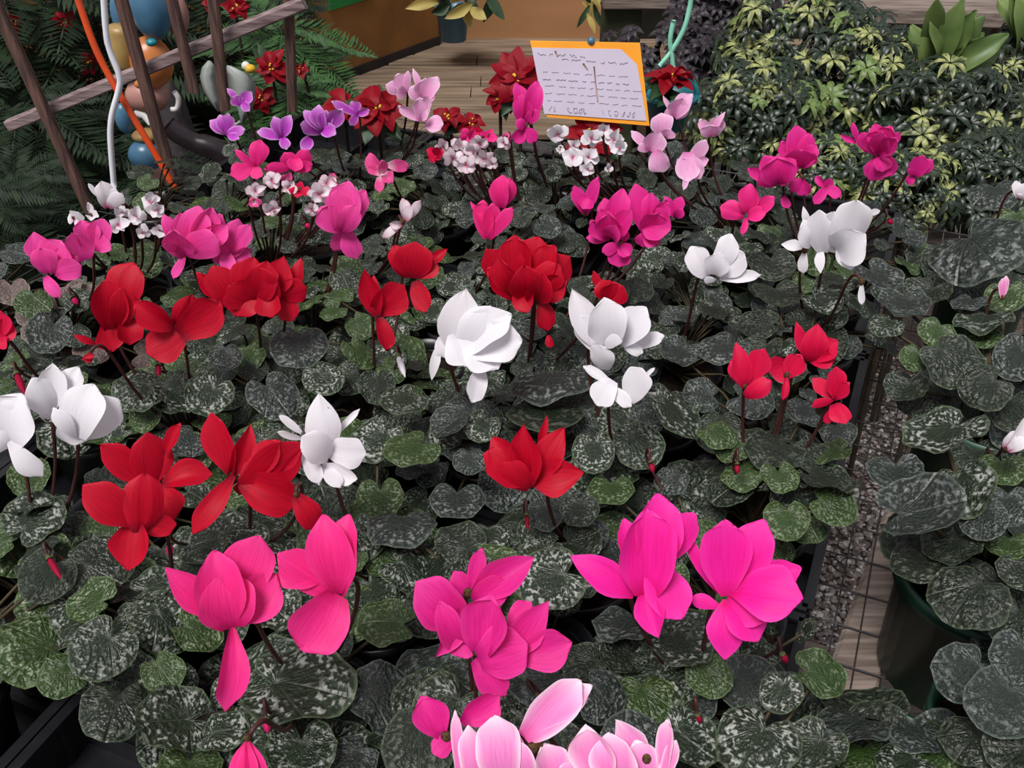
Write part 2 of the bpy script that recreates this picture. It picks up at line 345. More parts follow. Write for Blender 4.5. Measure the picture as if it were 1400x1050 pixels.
# ------------------------------------------------------------------ trays
E = on_z(1105, 850, .045)                    # right edge of the tray block
TW, TL = .285, .46
def vcoord(p): return (p-E).dot(BV), (p-E).dot(BU)
def tray(i, j, label, group=None):
    c = E + BV*(-TW*(i+.5) - .004*i) + BU*(TL*(j+.5) + .006*j); c.z = 0.002
    t = thing('plant_tray', c, label, 'tray', group)
    hw, hl, H = TW/2-.004, TL/2-.004, .055
    mb = MB(); mb.box(c+Vector((0, 0, .0015)), BV*hw*2, BU*hl*2, Vector((0, 0, .003)))
    mb.build('tray_floor', M['black'], t, False)
    for s_, ax, bx, la, lb in ((1, BV, BU, hw, hl), (-1, BV, BU, hw, hl), (1, BU, BV, hl, hw), (-1, BU, BV, hl, hw)):
        mb = MB(); q = c + ax*(s_*la) + Vector((0, 0, H/2)); mb.box(q, bx*lb*2, ax*.0025, Vector((0, 0, H)))
        mb.box(q + Vector((0, 0, H/2)), bx*lb*2, ax*.010, Vector((0, 0, .004)))
        n = int(lb*2/.045)
        for k in range(n+1): mb.box(q + bx*(-lb+2*lb*k/n) , bx*.005, ax*.008, Vector((0, 0, H*.94)))
        mb.build('tray_wall', M['black'], t, False)
    mb = MB()
    for k in range(1, 4): mb.box(c + BU*(-hl+2*hl*k/4) + Vector((0, 0, .012)), BV*hw*2, BU*.005, Vector((0, 0, .018)))
    mb.box(c + Vector((0, 0, .012)), BU*hl*2, BV*.005, Vector((0, 0, .018)))
    mb.build('divider', M['black'], t, False)
    return c
JR = range(-1, 3); IR = range(0, 5)
cells = []
for i in IR:
    for j in JR:
        c0 = E + BV*(-TW*(i+.5)) + BU*(TL*(j+.5))
        for a in (-.5, .5):
            for b in (-1.5, -.5, .5, 1.5):
                p = E + BV*(-TW*(i+.5) - .004*i + a*TW/2*.97) + BU*(TL*(j+.5) + .006*j + b*TL/4*.985); p.z = .005
                if (p-P0).dot(BU) < 1.18 and not (lambda q: q[0] < 330 and q[1] > 985)(proj(p+Vector((0, 0, .06)))): cells.append([p, False, (i, j)])
def pot(c, r, h, m, t, soil=True, tp=.76):
    mb = MB(); mb.lathe(c, [(r*.05, 0), (r*(tp-.04), 0), (r*tp, .004), (r*.93, h*.86), (r, h*.86), (r, h), (r*.95, h), (r*.90, h*.86)], 28)
    mb.build('pot', m, t)
    if soil:
        mb = MB(); mb.lathe(c, [(r*.02, h*.86), (r*.45, h*.855), (r*.70, h*.85), (r*.89, h*.84), (r*.80, h*.6)], 20)
        for v in mb.v: v.z += rnd(-.003, .003)
        mb.build('soil', M['soil'], t)

# ------------------------------------------------------------------ cyclamen leaves (shared meshes)
def leaf_mesh(seed):
    rs = random.Random(seed); k = 32; rings = (0, .18, .36, .54, .70, .84, .94, 1.0)
    A = rs.uniform(-.05, .10); nd = rs.uniform(.42, .62); nw = rs.uniform(.16, .30); wav = rs.choice((3, 4, 5)); wa = rs.uniform(.03, .13); ph = rs.uniform(0, 6)
    dome = rs.uniform(-.10, .22); fold = rs.uniform(-.05, .28); sc = rs.uniform(.01, .03); elong = rs.uniform(.92, 1.12); curl = rs.uniform(-.10, .20)
    V, UV, Fc = [], [], []
    for rf in rings:
        for j in range(k):
            th = 2*math.pi*j/k
            d = abs(th-math.pi)
            r = 1 + A*math.cos(th) + sc*math.sin(11*th+ph) + .03*math.sin(3*th+ph)
            r *= 1 - nd*math.exp(-(d/nw)**2)
            if rf == 0: r = 0
            x = r*rf*math.cos(th)*elong; y = r*rf*math.sin(th)
            z = -dome*(rf**2) + fold*abs(y)*1.0*rf + wa*math.sin(wav*th+ph)*rf**3 + curl*rf**6*.6
            z += .022*abs(math.sin(th*4.5))*min(1, rf*2)
            V.append((x, y, z)); UV.append((j/k, rf))
    for i in range(len(rings)-1):
        for j in range(k):
            a = i*k+j; b = i*k+(j+1) % k; Fc.append((a, a+k, b+k, b))
    me = bpy.data.meshes.new('cyclamen_leaf'); me.from_pydata(V, [], Fc)
    me.polygons.foreach_set('use_smooth', [True]*len(me.polygons))
    ul = me.uv_layers.new(name='UVMap'); vi = [0]*len(me.loops); me.loops.foreach_get('vertex_index', vi); flat = []
    for q in vi: flat += UV[q]
    ul.data.foreach_set('uv', flat)
    return me
LEAVES = {}
for kind, mm in LM.items():
    L = []
    for s_ in range(9):
        me = leaf_mesh(100+s_); me.materials.append(mm); L.append(me)
    LEAVES[kind] = L
def frame(n, x):
    """rotation whose z is n and whose x is the part of x across n"""
    n = n.normalized(); x = (x - n*x.dot(n))
    if x.length < 1e-4: x = n.orthogonal()
    x.normalize(); y = n.cross(x)
    return Matrix(((x.x, y.x, n.x), (x.y, y.y, n.y), (x.z, y.z, n.z)))
def put(name, me, parent, loc, rot, sc):
    o = bpy.data.objects.new(name, me); COL.objects.link(o); o.parent = parent
    o.matrix_basis = Matrix.Translation(loc - parent.location) @ rot.to_4x4() @ Matrix.Diagonal((sc, sc, sc, 1))
    return o
# dark gaps and open places of the photograph, kept free of filling leaves: (x, y, rx, ry)
DARK = [(472, 545, 40, 26), (835, 822, 62, 34), (775, 868, 40, 30), (492, 905, 38, 42), (480, 800, 30, 30), (930, 622, 26, 34),
        (60, 1000, 180, 62), (0, 830, 30, 60), (262, 905, 22, 20), (1190, 560, 45, 90), (1165, 740, 62, 70), (1150, 830, 62, 60), (1165, 900, 50, 70), (1030, 740, 30, 40), (560, 900, 40, 22),
        (985, 505, 30, 34), (1240, 640, 12, 12), (600, 855, 28, 20), (1205, 870, 60, 110), (1160, 505, 24, 26)]
def blocked(x, y):
    return any(((x-a)/c)**2 + ((y-b)/d)**2 < 1 for a, b, c, d in DARK)

# ------------------------------------------------------------------ petals
PROF = {'r': ((0, .26), (.10, .40), (.25, .66), (.45, .92), (.62, 1.0), (.78, .95), (.88, .80), (.94, .62), (.98, .40), (1, .20)),
        'p': ((0, .30), (.10, .50), (.28, .84), (.45, 1.0), (.62, .88), (.78, .62), (.90, .32), (.97, .12), (1, .02)),
        'b': ((0, .45), (.10, .62), (.25, .84), (.45, .98), (.62, 1.0), (.78, .98), (.88, .88), (.94, .74), (.98, .52), (1, .30))}
def prof(kind, v):
    if kind != 'p':
        m_, n_, b0 = (.60, 2.1, .20) if kind == 'r' else (.56, 2.5, .40)
        if v > m_: return max(.0, 1-((v-m_)/(1-m_))**n_)**(1/n_)
        t = v/m_; return b0 + (1-b0)*math.sin(t*math.pi/2)**(1.15 if kind == 'r' else .95)
    T = PROF[kind]
    for (a, x), (b, y) in zip(T, T[1:]):
        if v <= b: t = (v-a)/(b-a); return x+(y-x)*t
    return T[-1][1]
def petal(B, T, W, kind, m, parent, rs, nhint, name='petal', cupk=1.0, bowk=1.0, fine=True):
    nu, nv = (8, 14) if fine else (4, 8)
    ax = T-B; L = ax.length
    if L < 1e-5: return None
    a = ax/L; n = nhint - a*nhint.dot(a)
    if n.length < 1e-4: n = a.orthogonal()
    n.normalize(); n = Matrix.Rotation(rs.uniform(-.45, .45), 3, a) @ n; s = a.cross(n)
    bow = rs.uniform(-.02, .16)*bowk*L; cup = rs.uniform(-.12, .34)*cupk*W; tw = rs.uniform(-.3, .3); rip = rs.uniform(.01, .05)*W; ph = rs.uniform(0, 6); crease = rs.uniform(-.03, .06)*W; notch = rs.uniform(-.08, .0) if kind != 'p' else .02
    V, UV = [], []
    for i in range(nv+1):
        v = 1-(1-i/nv)**1.9; hw = W/2*prof(kind, v); q = Matrix.Rotation(tw*v, 3, a); sv = q @ s; nn = q @ n
        c = B + ax*v + n*(bow*math.sin(math.pi*v))
        for j in range(nu+1):
            u = j/nu*2-1
            sag = (1-abs(u)**1.5)*0
            vv = 1-(.10*u*u*v*v if kind != 'p' else 0)+notch*math.exp(-(u/.22)**2)*v**6
            off = cup*(u*u)*prof(kind, v) + rip*math.sin(5*v*2+ph+u*3)*abs(u)**2*v - crease*math.exp(-(u/.15)**2)
            if i == nv: off -= .02*W
            V.append(B + ax*(v*vv) + n*(bow*math.sin(math.pi*v)) + sv*(hw*u*(1+.05*math.sin(8*v+ph+(u>0)*2))) + nn*off)
            UV.append((j/nu, v))
    Fc = []
    for i in range(nv):
        for j in range(nu):
            k = i*(nu+1)+j; Fc.append((k, k+1, k+nu+2, k+nu+1))
    return mk(name, V, Fc, m, parent, True, UV)

def flower(plant, crown, bx, by, petals, color, zf, rs, stem=True, eye=True):
    B = on_z(bx, by, zf); d = depth(B); pm = d/FPX
    f = bpy.data.objects.new('flower', None); COL.objects.link(f); f.parent = plant; f.location = B - plant.location; f.empty_display_size = .01
    f['label'] = {'red': 'deep red flower', 'rose': 'rose red flower', 'hot': 'bright hot pink flower', 'pink': 'rose pink flower', 'mag': 'magenta flower', 'orch': 'orchid pink flower', 'light': 'light pink flower edged white', 'lilac': 'lilac purple flower', 'pale': 'pale pink flower', 'white': 'white flower', 'wmini': 'small white flower with pink eye', 'bi': 'white flower with crimson tips', 'bipink': 'pink flower with white throat'}[color]
    tc = (CAM-B).normalized(); hz = Vector((tc.x, tc.y, 0)).normalized()
    n = (tc + hz*.55).normalized()
    for i, p in enumerate(petals):
        tx, ty, wpx = p[:3]; kind = 'r'; ox, oy = bx, by
        r_ = list(p[3:])
        if r_ and isinstance(r_[0], str): kind = r_.pop(0)
        if len(r_) == 2: ox, oy = r_
        k = 1 - .0042*i
        Tt = on_plane(tx, ty, B, n); Tt = CAM + (Tt-CAM)*k
        Bb = on_plane(ox, oy, B, n); Bb = CAM + (Bb-CAM)*(1-.0016*i)
        fine = wpx > 24
        L = (Tt-Bb).length
        petal(Bb, Tt, wpx*pm*1.06, kind, PM[color], f, rs, tc, fine=fine)
    # nose of the flower and its calyx, on the stem's hooked end
    rr = .0034 if eye else .0022
    mb = MB(); mb.ball(B + Vector((0, .001, .002)), rr, sz=1.2, k=10)
    mb.build('flower_eye', M['eye'], f)
    if stem:
        tgt = Vector((crown.x, crown.y, .10)); dv = tgt-B; dv.z = 0
        st = B - tc*.004
        side = Vector((rs.uniform(-.012, .012), .016, 0))
        pts = [st, st + Vector((side.x*.4, .004, .007)), st + side*.8 + Vector((0, 0, .002)), st + side + Vector((0, 0, -.02)) + dv*.05,
               st + side*.8 + Vector((0, 0, -.07)) + dv*.28, Vector((tgt.x, tgt.y, .10))]
        mb = MB(); mb.tube(spline(pts, 4), .0017, 6); mb.build('stem', M['stem'], f)
    return f

# ------------------------------------------------------------------ the cyclamens
# label, canopy centre px, colour, flower height, leaf count, leaf size, leaf mix, flowers
A = []
def P(label, cx, cy, color, zf, nl, ls, mix, flowers, group=None): A.append((label, cx, cy, color, zf, nl, ls, mix, flowers, group))
P('red cyclamen with silver marbled leaves at the lower left above the empty tray', 120, 850, 'red', .26, 16, .030, 'silver silver green', [
 (207, 664, [(235, 612, 22), (201, 590, 54, 'r', 208, 668), (136, 606, 38), (248, 577, 18, 'r', 224, 622), (292, 648, 42, 'r', 222, 662), (238, 712, 52, 'b', 212, 668)]),
 (190, 722, [(243, 716, 30), (176, 780, 54, 'p', 186, 712), (112, 662, 50, 'r', 186, 718), (198, 645, 52, 'b', 192, 728)])])
P('tall red cyclamen with a dark green marbled canopy left of the ragged white flower', 320, 790, 'red', .27, 16, .030, 'silver silver dark', [
 (316, 650, [(342, 580, 34, 'p'), (288, 562, 44), (414, 604, 62, 'r', 322, 672), (412, 688, 56, 'b', 330, 655), (384, 600, 36, 'r', 326, 662), (262, 732, 30, 'r', 320, 650)]),
 (405, 680, [(432, 724, 36, 'b', 405, 678), (412, 614, 12, 'p', 385, 645)])])
P('rose pink cyclamen with two big flowers and broad silver leaves at the front left', 400, 965, 'pink', .28, 16, .034, 'silver silver grey', [
 (312, 852, [(355, 730, 70, 'r', 318, 830), (378, 782, 62, 'r', 318, 850), (226, 776, 46, 'p', 306, 842), (292, 750, 60, 'b', 312, 850), (303, 782, 72, 'b', 318, 858), (308, 974, 40, 'r', 317, 858)]),
 (464, 814, [(376, 788, 40, 'b', 440, 790), (478, 700, 60, 'r', 466, 815), (378, 756, 48, 'b', 458, 810), (442, 700, 58, 'r', 462, 812), (412, 892, 74, 'b', 461, 812)]),
 (338, 1014, [(322, 1078, 30), (352, 1080, 30), (338, 1085, 30)])])
P('white cyclamen with rounded petals cut by the left edge, above the lower left leaves', 40, 745, 'white', .26, 14, .030, 'silver green dark', [
 (18, 607, [(-22, 545, 60), (-15, 590, 50), (30, 536, 74, 'b'), (60, 652, 30, 'r', 12, 604)]),
 (66, 574, [(62, 578, 22, 'r', 74, 550), (108, 500, 34, 'r', 80, 556), (72, 496, 36, 'r', 72, 560), (44, 515, 44, 'r', 70, 572)]),
 (108, 588, [(100, 610, 46, 'b', 106, 560), (164, 545, 52, 'b', 104, 595), (128, 523, 56, 'b', 106, 598), (72, 556, 22, 'r', 104, 598)])])
P('ragged white cyclamen with narrow petals behind the tall rose pink flower', 470, 720, 'white', .26, 17, .030, 'silver dark green', [
 (448, 625, [(493, 558, 9, 'b', 456, 596), (380, 567, 12, 'b', 412, 592), (378, 590, 10, 'b', 412, 600), (436, 538, 48, 'p', 448, 622), (448, 555, 22, 'r', 450, 612), (502, 620, 42, 'b', 448, 615),
   (438, 665, 22, 'b', 412, 604), (490, 655, 26, 'b', 440, 638), (466, 668, 22, 'b', 442, 640), (412, 596, 40, 'b', 450, 626)])])
P('magenta pink cyclamen with twin flowers at the front centre behind the light pink one', 620, 985, 'mag', .28, 16, .034, 'grey silver dark', [
 (640, 815, [(620, 780, 26), (660, 747, 22, 'r', 642, 808), (730, 762, 50, 'p', 650, 812), (700, 800, 40, 'b', 648, 824), (568, 795, 62, 'b', 632, 850), (596, 898, 34, 'p', 636, 825), (640, 902, 56, 'b', 628, 838), (600, 820, 34, 'b', 634, 890)]),
 (652, 894, [(727, 822, 34, 'r', 694, 862), (692, 952, 36, 'b', 650, 900), (750, 822, 46, 'p', 690, 900), (784, 878, 54, 'r', 700, 900), (672, 812, 62, 'b', 660, 892), (722, 880, 70, 'b', 654, 902)]),
 (610, 1012, [(575, 950, 46, 'r', 606, 1008), (684, 950, 44, 'r', 630, 988), (590, 1030, 28, 'b', 618, 1010)])])
P('light pink cyclamen with white edged petals cut by the bottom edge', 780, 1085, 'light', .29, 14, .034, 'grey silver dark', [
 (728, 1028, [(622, 968, 16, 'b', 628, 1066), (640, 990, 34, 'b', 648, 1080), (676, 976, 60, 'b', 690, 1075), (705, 1010, 30, 'b', 728, 1070)]),
 (735, 1022, [(812, 935, 40, 'r', 722, 1002), (796, 928, 52, 'b', 716, 1008), (724, 1040, 10, 'b', 698, 990)]),
 (782, 1028, [(742, 1015, 50, 'b', 762, 1085), (790, 1035, 44, 'b', 775, 1090), (800, 990, 56, 'b', 825, 1070), (832, 1000, 60, 'b', 850, 1078)]),
 (884, 1042, [(842, 984, 44, 'p', 886, 1050), (868, 1010, 40, 'b', 890, 1075), (914, 980, 24, 'b', 908, 1058), (925, 1010, 20, 'b', 905, 1070)])])
P('bright hot pink cyclamen with two large flowers beside the gravel gap', 970, 930, 'hot', .28, 16, .033, 'silver grey dark', [
 (876, 808, [(852, 706, 40), (900, 672, 62, 'b', 890, 780), (952, 700, 48, 'b', 890, 775), (780, 760, 46, 'p', 868, 812), (934, 848, 56, 'b', 890, 770), (900, 872, 40, 'p', 880, 808), (884, 693, 72, 'b', 884, 812)]),
 (990, 812, [(932, 722, 18, 'b', 984, 810), (942, 817, 20, 'r', 986, 830), (1046, 708, 58, 'r', 1004, 806), (1098, 775, 44, 'r', 1010, 812), (990, 902, 50, 'p', 996, 820), (1038, 878, 52, 'b', 996, 820), (1050, 850, 40, 'b', 996, 815), (992, 708, 66, 'r', 992, 815), (1100, 818, 72, 'r', 1000, 808)])])
P('single red cyclamen flower like a tulip at the picture centre', 740, 755, 'red', .26, 18, .029, 'silver dark grey', [
 (726, 668, [(748, 568, 12, 'p', 736, 612), (772, 584, 44, 'p', 732, 660), (672, 596, 42, 'b', 722, 660), (798, 646, 50, 'p', 726, 656), (660, 620, 52, 'b', 722, 656), (716, 580, 46, 'p', 724, 664), (688, 632, 34, 'b', 724, 668)])])
P('rose red cyclamen with four small flowers beside the wire gap', 1075, 645, 'rose', .255, 19, .027, 'silver green dark', [
 (1018, 530, [(998, 492, 18), (1006, 468, 28, 'p'), (1046, 476, 32, 'r', 1022, 525), (1056, 520, 24, 'b', 1018, 542)]),
 (1076, 516, [(1050, 508, 36, 'b', 1078, 498), (1096, 484, 30), (1070, 548, 10, 'b')]),
 (1108, 494, [(1088, 440, 20, 'p'), (1146, 465, 34), (1143, 490, 24), (1118, 442, 36, 'p')]),
 (1142, 546, [(1110, 516, 20, 'r'), (1128, 580, 12, 'b', 1136, 560), (1108, 556, 14), (1143, 500, 26), (1162, 522, 18), (1156, 580, 28, 'b', 1140, 552)])])
P('white cyclamen with ruffled petals just left of the picture centre', 640, 585, 'white', .26, 20, .028, 'silver grey dark', [
 (622, 474, [(590, 520, 14, 'p', 600, 470), (608, 490, 22, 'b', 604, 460), (637, 394, 60, 'p', 620, 478), (672, 418, 50, 'b', 630, 480), (700, 428, 50, 'b', 635, 480), (716, 465, 56, 'b', 632, 474), (642, 502, 48, 'b', 622, 455), (682, 505, 54, 'b', 640, 460), (645, 552, 28, 'b', 657, 502)])])
P('white cyclamen with two stacked flowers right of the picture centre', 850, 600, 'white', .26, 20, .028, 'silver grey dark', [
 (822, 478, [(782, 395, 38, 'p', 812, 470), (795, 430, 34, 'b', 815, 478), (910, 458, 20, 'b', 855, 474), (880, 483, 16, 'b', 852, 470), (884, 418, 46, 'r', 850, 472), (850, 470, 44, 'b', 820, 440), (826, 406, 50, 'b', 834, 468), (820, 470, 34, 'b', 826, 506)]),
 (845, 537, [(796, 500, 14, 'b', 834, 524), (896, 502, 6, 'b', 880, 520), (815, 555, 36, 'b', 838, 520), (864, 557, 18, 'b', 836, 530), (878, 502, 40, 'b', 858, 548)])])
P('red cyclamen with large overlapping flowers left of the ruffled white plants', 215, 540, 'red', .26, 19, .027, 'silver dark green', [
 (150, 450, [(100, 458, 10, 'p', 130, 470), (184, 358, 48, 'b', 160, 420), (155, 482, 34, 'r', 142, 442), (178, 472, 34, 'b', 172, 436), (146, 380, 44, 'b', 152, 450), (166, 392, 32, 'b', 164, 448)]),
 (242, 450, [(200, 484, 48, 'b', 252, 456), (182, 412, 34, 'b', 238, 446), (262, 402, 40, 'p', 246, 446), (304, 412, 50, 'b', 246, 458)]),
 (122, 487, [(128, 492, 10, 'r', 112, 490), (130, 486, 8, 'r', 114, 489)])])
P('crowded red cyclamen under the orchid pink ruffled flowers', 345, 480, 'red', .255, 19, .027, 'silver dark green', [
 (328, 418, [(268, 372, 24, 'p', 305, 410), (290, 362, 40, 'b', 318, 418), (320, 432, 46, 'b', 340, 395), (346, 350, 46, 'b', 334, 415), (312, 390, 44, 'b', 345, 415), (365, 356, 40, 'b', 352, 415)]),
 (378, 412, [(412, 352, 20, 'p', 398, 400), (400, 440, 30, 'b', 384, 402), (388, 350, 40, 'p', 374, 405), (420, 392, 36, 'b', 380, 402), (372, 435, 34, 'b', 365, 400), (358, 365, 34, 'b', 372, 420)])])
P('red cyclamen with two upright flowers left of the ruffled white one', 520, 500, 'red', .255, 19, .027, 'silver dark green', [
 (520, 434, [(511, 376, 20, 'p', 512, 420), (554, 390, 44, 'b', 512, 425), (498, 368, 30, 'p', 516, 432), (530, 482, 24, 'b', 518, 434)]),
 (563, 380, [(612, 340, 16, 'p', 585, 366), (596, 350, 36, 'b', 568, 375), (538, 334, 26, 'b', 556, 378), (568, 330, 50, 'b', 562, 380), (582, 428, 26, 'b', 568, 384)])])
P('dense red cyclamen mound just below the magenta flowers and the sign', 750, 455, 'red', .26, 19, .027, 'silver dark grey', [
 (716, 402, [(664, 340, 44, 'b', 700, 395), (780, 350, 44, 'b', 730, 395), (704, 320, 44, 'b', 710, 390), (736, 322, 46, 'b', 722, 390), (760, 334, 36, 'b', 730, 390), (776, 382, 38, 'b', 728, 398), (766, 362, 40, 'b', 728, 400), (665, 366, 36, 'b', 704, 404), (682, 352, 40, 'b', 708, 402), (722, 428, 30, 'b', 714, 395), (742, 372, 34, 'b', 730, 412), (716, 362, 44, 'b', 724, 410)]),
 (742, 412, [(749, 453, 26, 'b'), (754, 476, 11, 'b', 750, 458)]),
 (830, 412, [(811, 370, 12, 'p', 820, 395), (822, 382, 30), (854, 392, 34), (836, 385, 32)])])
P('red cyclamen cut by the left edge above the rounded white flowers', 20, 520, 'rose', .255, 15, .027, 'dark silver green', [
 (-10, 470, [(14, 435, 30), (-5, 420, 36), (10, 460, 26)])])
P('orchid pink cyclamen below the dark conifer on the far left', 90, 430, 'orch', .25, 16, .026, 'dark silver blush', [
 (66, 372, [(46, 317, 36, 'p', 60, 358), (106, 348, 40, 'b', 70, 370), (84, 328, 44, 'b', 66, 368), (56, 338, 34, 'b', 66, 374), (112, 362, 30, 'b', 76, 374), (83, 408, 17, 'b', 62, 378)]),
 (125, 352, [(110, 300, 32, 'b', 120, 340), (142, 298, 30, 'b', 130, 340), (151, 328, 24, 'b', 130, 340), (98, 318, 36, 'b', 118, 355)])])
P('orchid pink cyclamen with ruffled petals beneath the orange cord', 285, 410, 'orch', .25, 16, .026, 'dark silver green', [
 (255, 352, [(223, 292, 18, 'b', 240, 335), (236, 382, 14, 'b', 252, 352), (246, 290, 32, 'b', 250, 345), (304, 292, 32, 'b', 270, 345), (272, 280, 42, 'b', 260, 350), (290, 282, 34, 'b', 268, 345), (312, 306, 30, 'b', 270, 350), (236, 312, 36, 'b', 256, 350), (224, 334, 14, 'b', 245, 342), (300, 325, 40, 'b', 252, 345)]),
 (312, 352, [(344, 340, 22, 'b'), (326, 298, 28, 'b'), (342, 306, 26, 'b'), (292, 345, 26, 'b'), (312, 372, 20, 'b', 310, 345)])])
def mini(x, y, r, n, *ov, rs=random.Random(3), w=.92, a0=None, up=.5):
    a0 = rs.uniform(0, 6.28) if a0 is None else a0
    ps = []
    for k in range(n):
        an = a0 + 2*math.pi*k/n + rs.uniform(-.2, .2)
        rr_ = r*rs.uniform(.8, 1.15)
        ps.append((x+rr_*math.cos(an), y-rr_*math.sin(an)*.85-r*up*.2, r*.95*w, rs.choice('rbp')))
    return (x, y, ps, *ov)
P('small white cyclamen with pink eyes at the foot of the white cord', 180, 360, 'wmini', .25, 15, .023, 'dark silver green', [
 (148, 284, [(120, 250, 7, 'b', 136, 270), (138, 247, 26, 'b'), (158, 256, 14, 'b'), (168, 264, 20, 'b')]),
 (102, 300, [(92, 298, 16), (108, 290, 20), (112, 304, 14)]), (126, 296, [(120, 276, 8, 'b'), (132, 288, 14), (124, 302, 14)]),
 mini(163, 308, 15, 5), mini(186, 296, 15, 5), mini(214, 288, 15, 5), mini(205, 276, 14, 5), mini(195, 318, 12, 4), mini(218, 316, 12, 4), mini(166, 290, 12, 4)])
P('small white cyclamen with crimson tips left of the tall pink one', 400, 325, 'bi', .25, 15, .023, 'dark silver green', [
 mini(350, 262, 14, 5), mini(372, 248, 15, 5), mini(372, 286, 15, 5), mini(394, 258, 13, 5), mini(348, 278, 10, 4, 'bipink'), mini(436, 266, 18, 5), mini(447, 252, 15, 5), mini(410, 262, 14, 4, 'rose'), mini(426, 286, 12, 4), mini(392, 246, 11, 4, 'bipink'), mini(452, 248, 12, 4, 'bipink')])
P('rose pink cyclamen with one tall ruffled flower below the small crimson tipped ones', 480, 385, 'orch', .255, 16, .025, 'dark silver green', [
 (466, 316, [(500, 258, 30, 'b'), (437, 282, 34, 'b', 466, 314), (478, 246, 42, 'b'), (462, 258, 36, 'b'), (486, 280, 30, 'b')]),
 (468, 308, [(456, 345, 20, 'b'), (488, 355, 26, 'b', 474, 312)])])
P('rose pink cyclamen with star shaped flowers below the lilac ones on the left', 345, 260, 'pink', .25, 14, .023, 'dark green silver', [
 (350, 228, [(320, 204, 10, 'b'), (356, 190, 26, 'r'), (314, 240, 24, 'r', 346, 228), (352, 246, 16, 'b')]),
 (402, 230, [(360, 232, 16, 'b', 398, 228), (388, 208, 22), (422, 204, 22, 'r', 404, 230), (428, 224, 16, 'b'), (404, 236, 20, 'b', 402, 215)])])
P('lilac purple cyclamen in front of the pale grey winged ornament', 300, 230, 'lilac', .25, 12, .023, 'dark green silver', [
 (328, 144, [(310, 120, 9, 'b'), (320, 130, 18), (345, 125, 17), (342, 152, 12, 'b', 332, 140)]),
 (310, 184, [(286, 164, 17), (300, 156, 18), (312, 154, 18), (336, 176, 14, 'b'), (328, 190, 12)])])
P('lilac purple cyclamen below the trellis and left of the red poinsettia', 430, 225, 'lilac', .25, 14, .023, 'dark green silver', [
 (386, 188, [(350, 180, 16, 'b'), (374, 158, 16, 'b'), (398, 156, 18), (392, 205, 14, 'b')]),
 (442, 178, [(410, 170, 26, 'b'), (414, 150, 14, 'b'), (436, 142, 24), (446, 150, 22), (470, 148, 22), (460, 184, 20, 'b'), (412, 206, 16, 'b', 424, 188)]),
 (488, 156, [(480, 138, 18), (506, 150, 10, 'b'), (478, 172, 12, 'b'), (452, 138, 12, 'b')])])
P('pale pink cyclamen standing tall in front of the wooden deck', 580, 205, 'pale', .265, 14, .022, 'dark silver grey', [
 (556, 126, [(526, 116, 18), (542, 100, 22), (558, 96, 10, 'b'), (540, 126, 18)]),
 (578, 138, [(564, 92, 9, 'b'), (560, 118, 20), (582, 106, 28), (600, 104, 22, 'b'), (598, 124, 18), (592, 138, 16, 'b')]),
 (576, 164, [(543, 144, 13, 'b'), (574, 132, 22, 'b'), (607, 170, 24, 'b', 582, 170), (586, 150, 14)])])
P('pink cyclamen with a white throat above the crimson tipped buds', 530, 265, 'bipink', .25, 14, .023, 'dark silver green', [
 (522, 238, [(504, 208, 20, 'b'), (500, 230, 11, 'b'), (518, 264, 14, 'b'), (538, 250, 18), (560, 226, 18, 'b', 530, 226), (522, 218, 14, 'b')])])
P('cyclamen with two small white and crimson flowers above the centre reds', 560, 345, 'bi', .25, 15, .024, 'dark silver green', [
 (554, 302, [(550, 270, 16, 'b'), (576, 273, 13, 'b'), (562, 280, 14, 'b')]), (550, 306, [(522, 326, 12, 'b'), (532, 306, 12, 'b')])])
P('small pink and white cyclamen in a dense cluster below the deck', 640, 265, 'bi', .25, 15, .022, 'dark silver grey', [
 mini(596, 212, 14, 5, 'rose'), mini(640, 186, 13, 4, 'pink'), mini(668, 188, 13, 4, 'pink'), mini(692, 190, 10, 4, 'bipink'), mini(652, 180, 9, 4, 'rose'), mini(606, 202, 13, 5), mini(618, 216, 16, 5), mini(638, 226, 15, 5), mini(645, 206, 14, 5), mini(662, 218, 14, 5), mini(655, 196, 13, 5), mini(628, 198, 13, 5), mini(672, 224, 10, 4), mini(688, 196, 12, 4)])
P('rose pink cyclamen with two upright flowers above the red mound', 690, 375, 'pink', .255, 17, .025, 'dark silver grey', [
 (668, 326, [(642, 274, 9, 'b'), (660, 272, 28, 'b'), (674, 276, 24, 'b'), (702, 282, 18, 'b')]),
 (686, 284, [(676, 248, 20, 'b'), (698, 242, 24, 'b'), (688, 238, 26, 'b')])])
P('magenta cyclamen with many crowded flowers below the sign', 860, 405, 'mag', .255, 18, .025, 'dark silver grey', [
 (800, 294, [(784, 252, 20), (818, 240, 16, 'b'), (796, 286, 26, 'b', 806, 270)]),
 (836, 325, [(800, 325, 16), (826, 270, 28, 'b'), (852, 256, 30, 'b'), (806, 300, 24, 'b'), (818, 285, 24, 'b'), (856, 310, 30, 'b'), (864, 286, 26, 'b'), (832, 290, 34, 'b'), (842, 308, 26, 'b')]),
 (848, 335, [(846, 366, 30, 'b'), (822, 345, 16, 'b'), (862, 350, 20, 'b')]),
 (884, 318, [(868, 250, 30, 'b'), (878, 338, 26, 'b'), (890, 262, 26, 'b'), (912, 272, 24, 'b'), (900, 336, 24, 'b'), (918, 314, 42, 'b', 880, 300), (902, 290, 34, 'b')]),
 (922, 296, [(932, 268, 16, 'b'), (908, 268, 14, 'b'), (934, 285, 14, 'b')])])
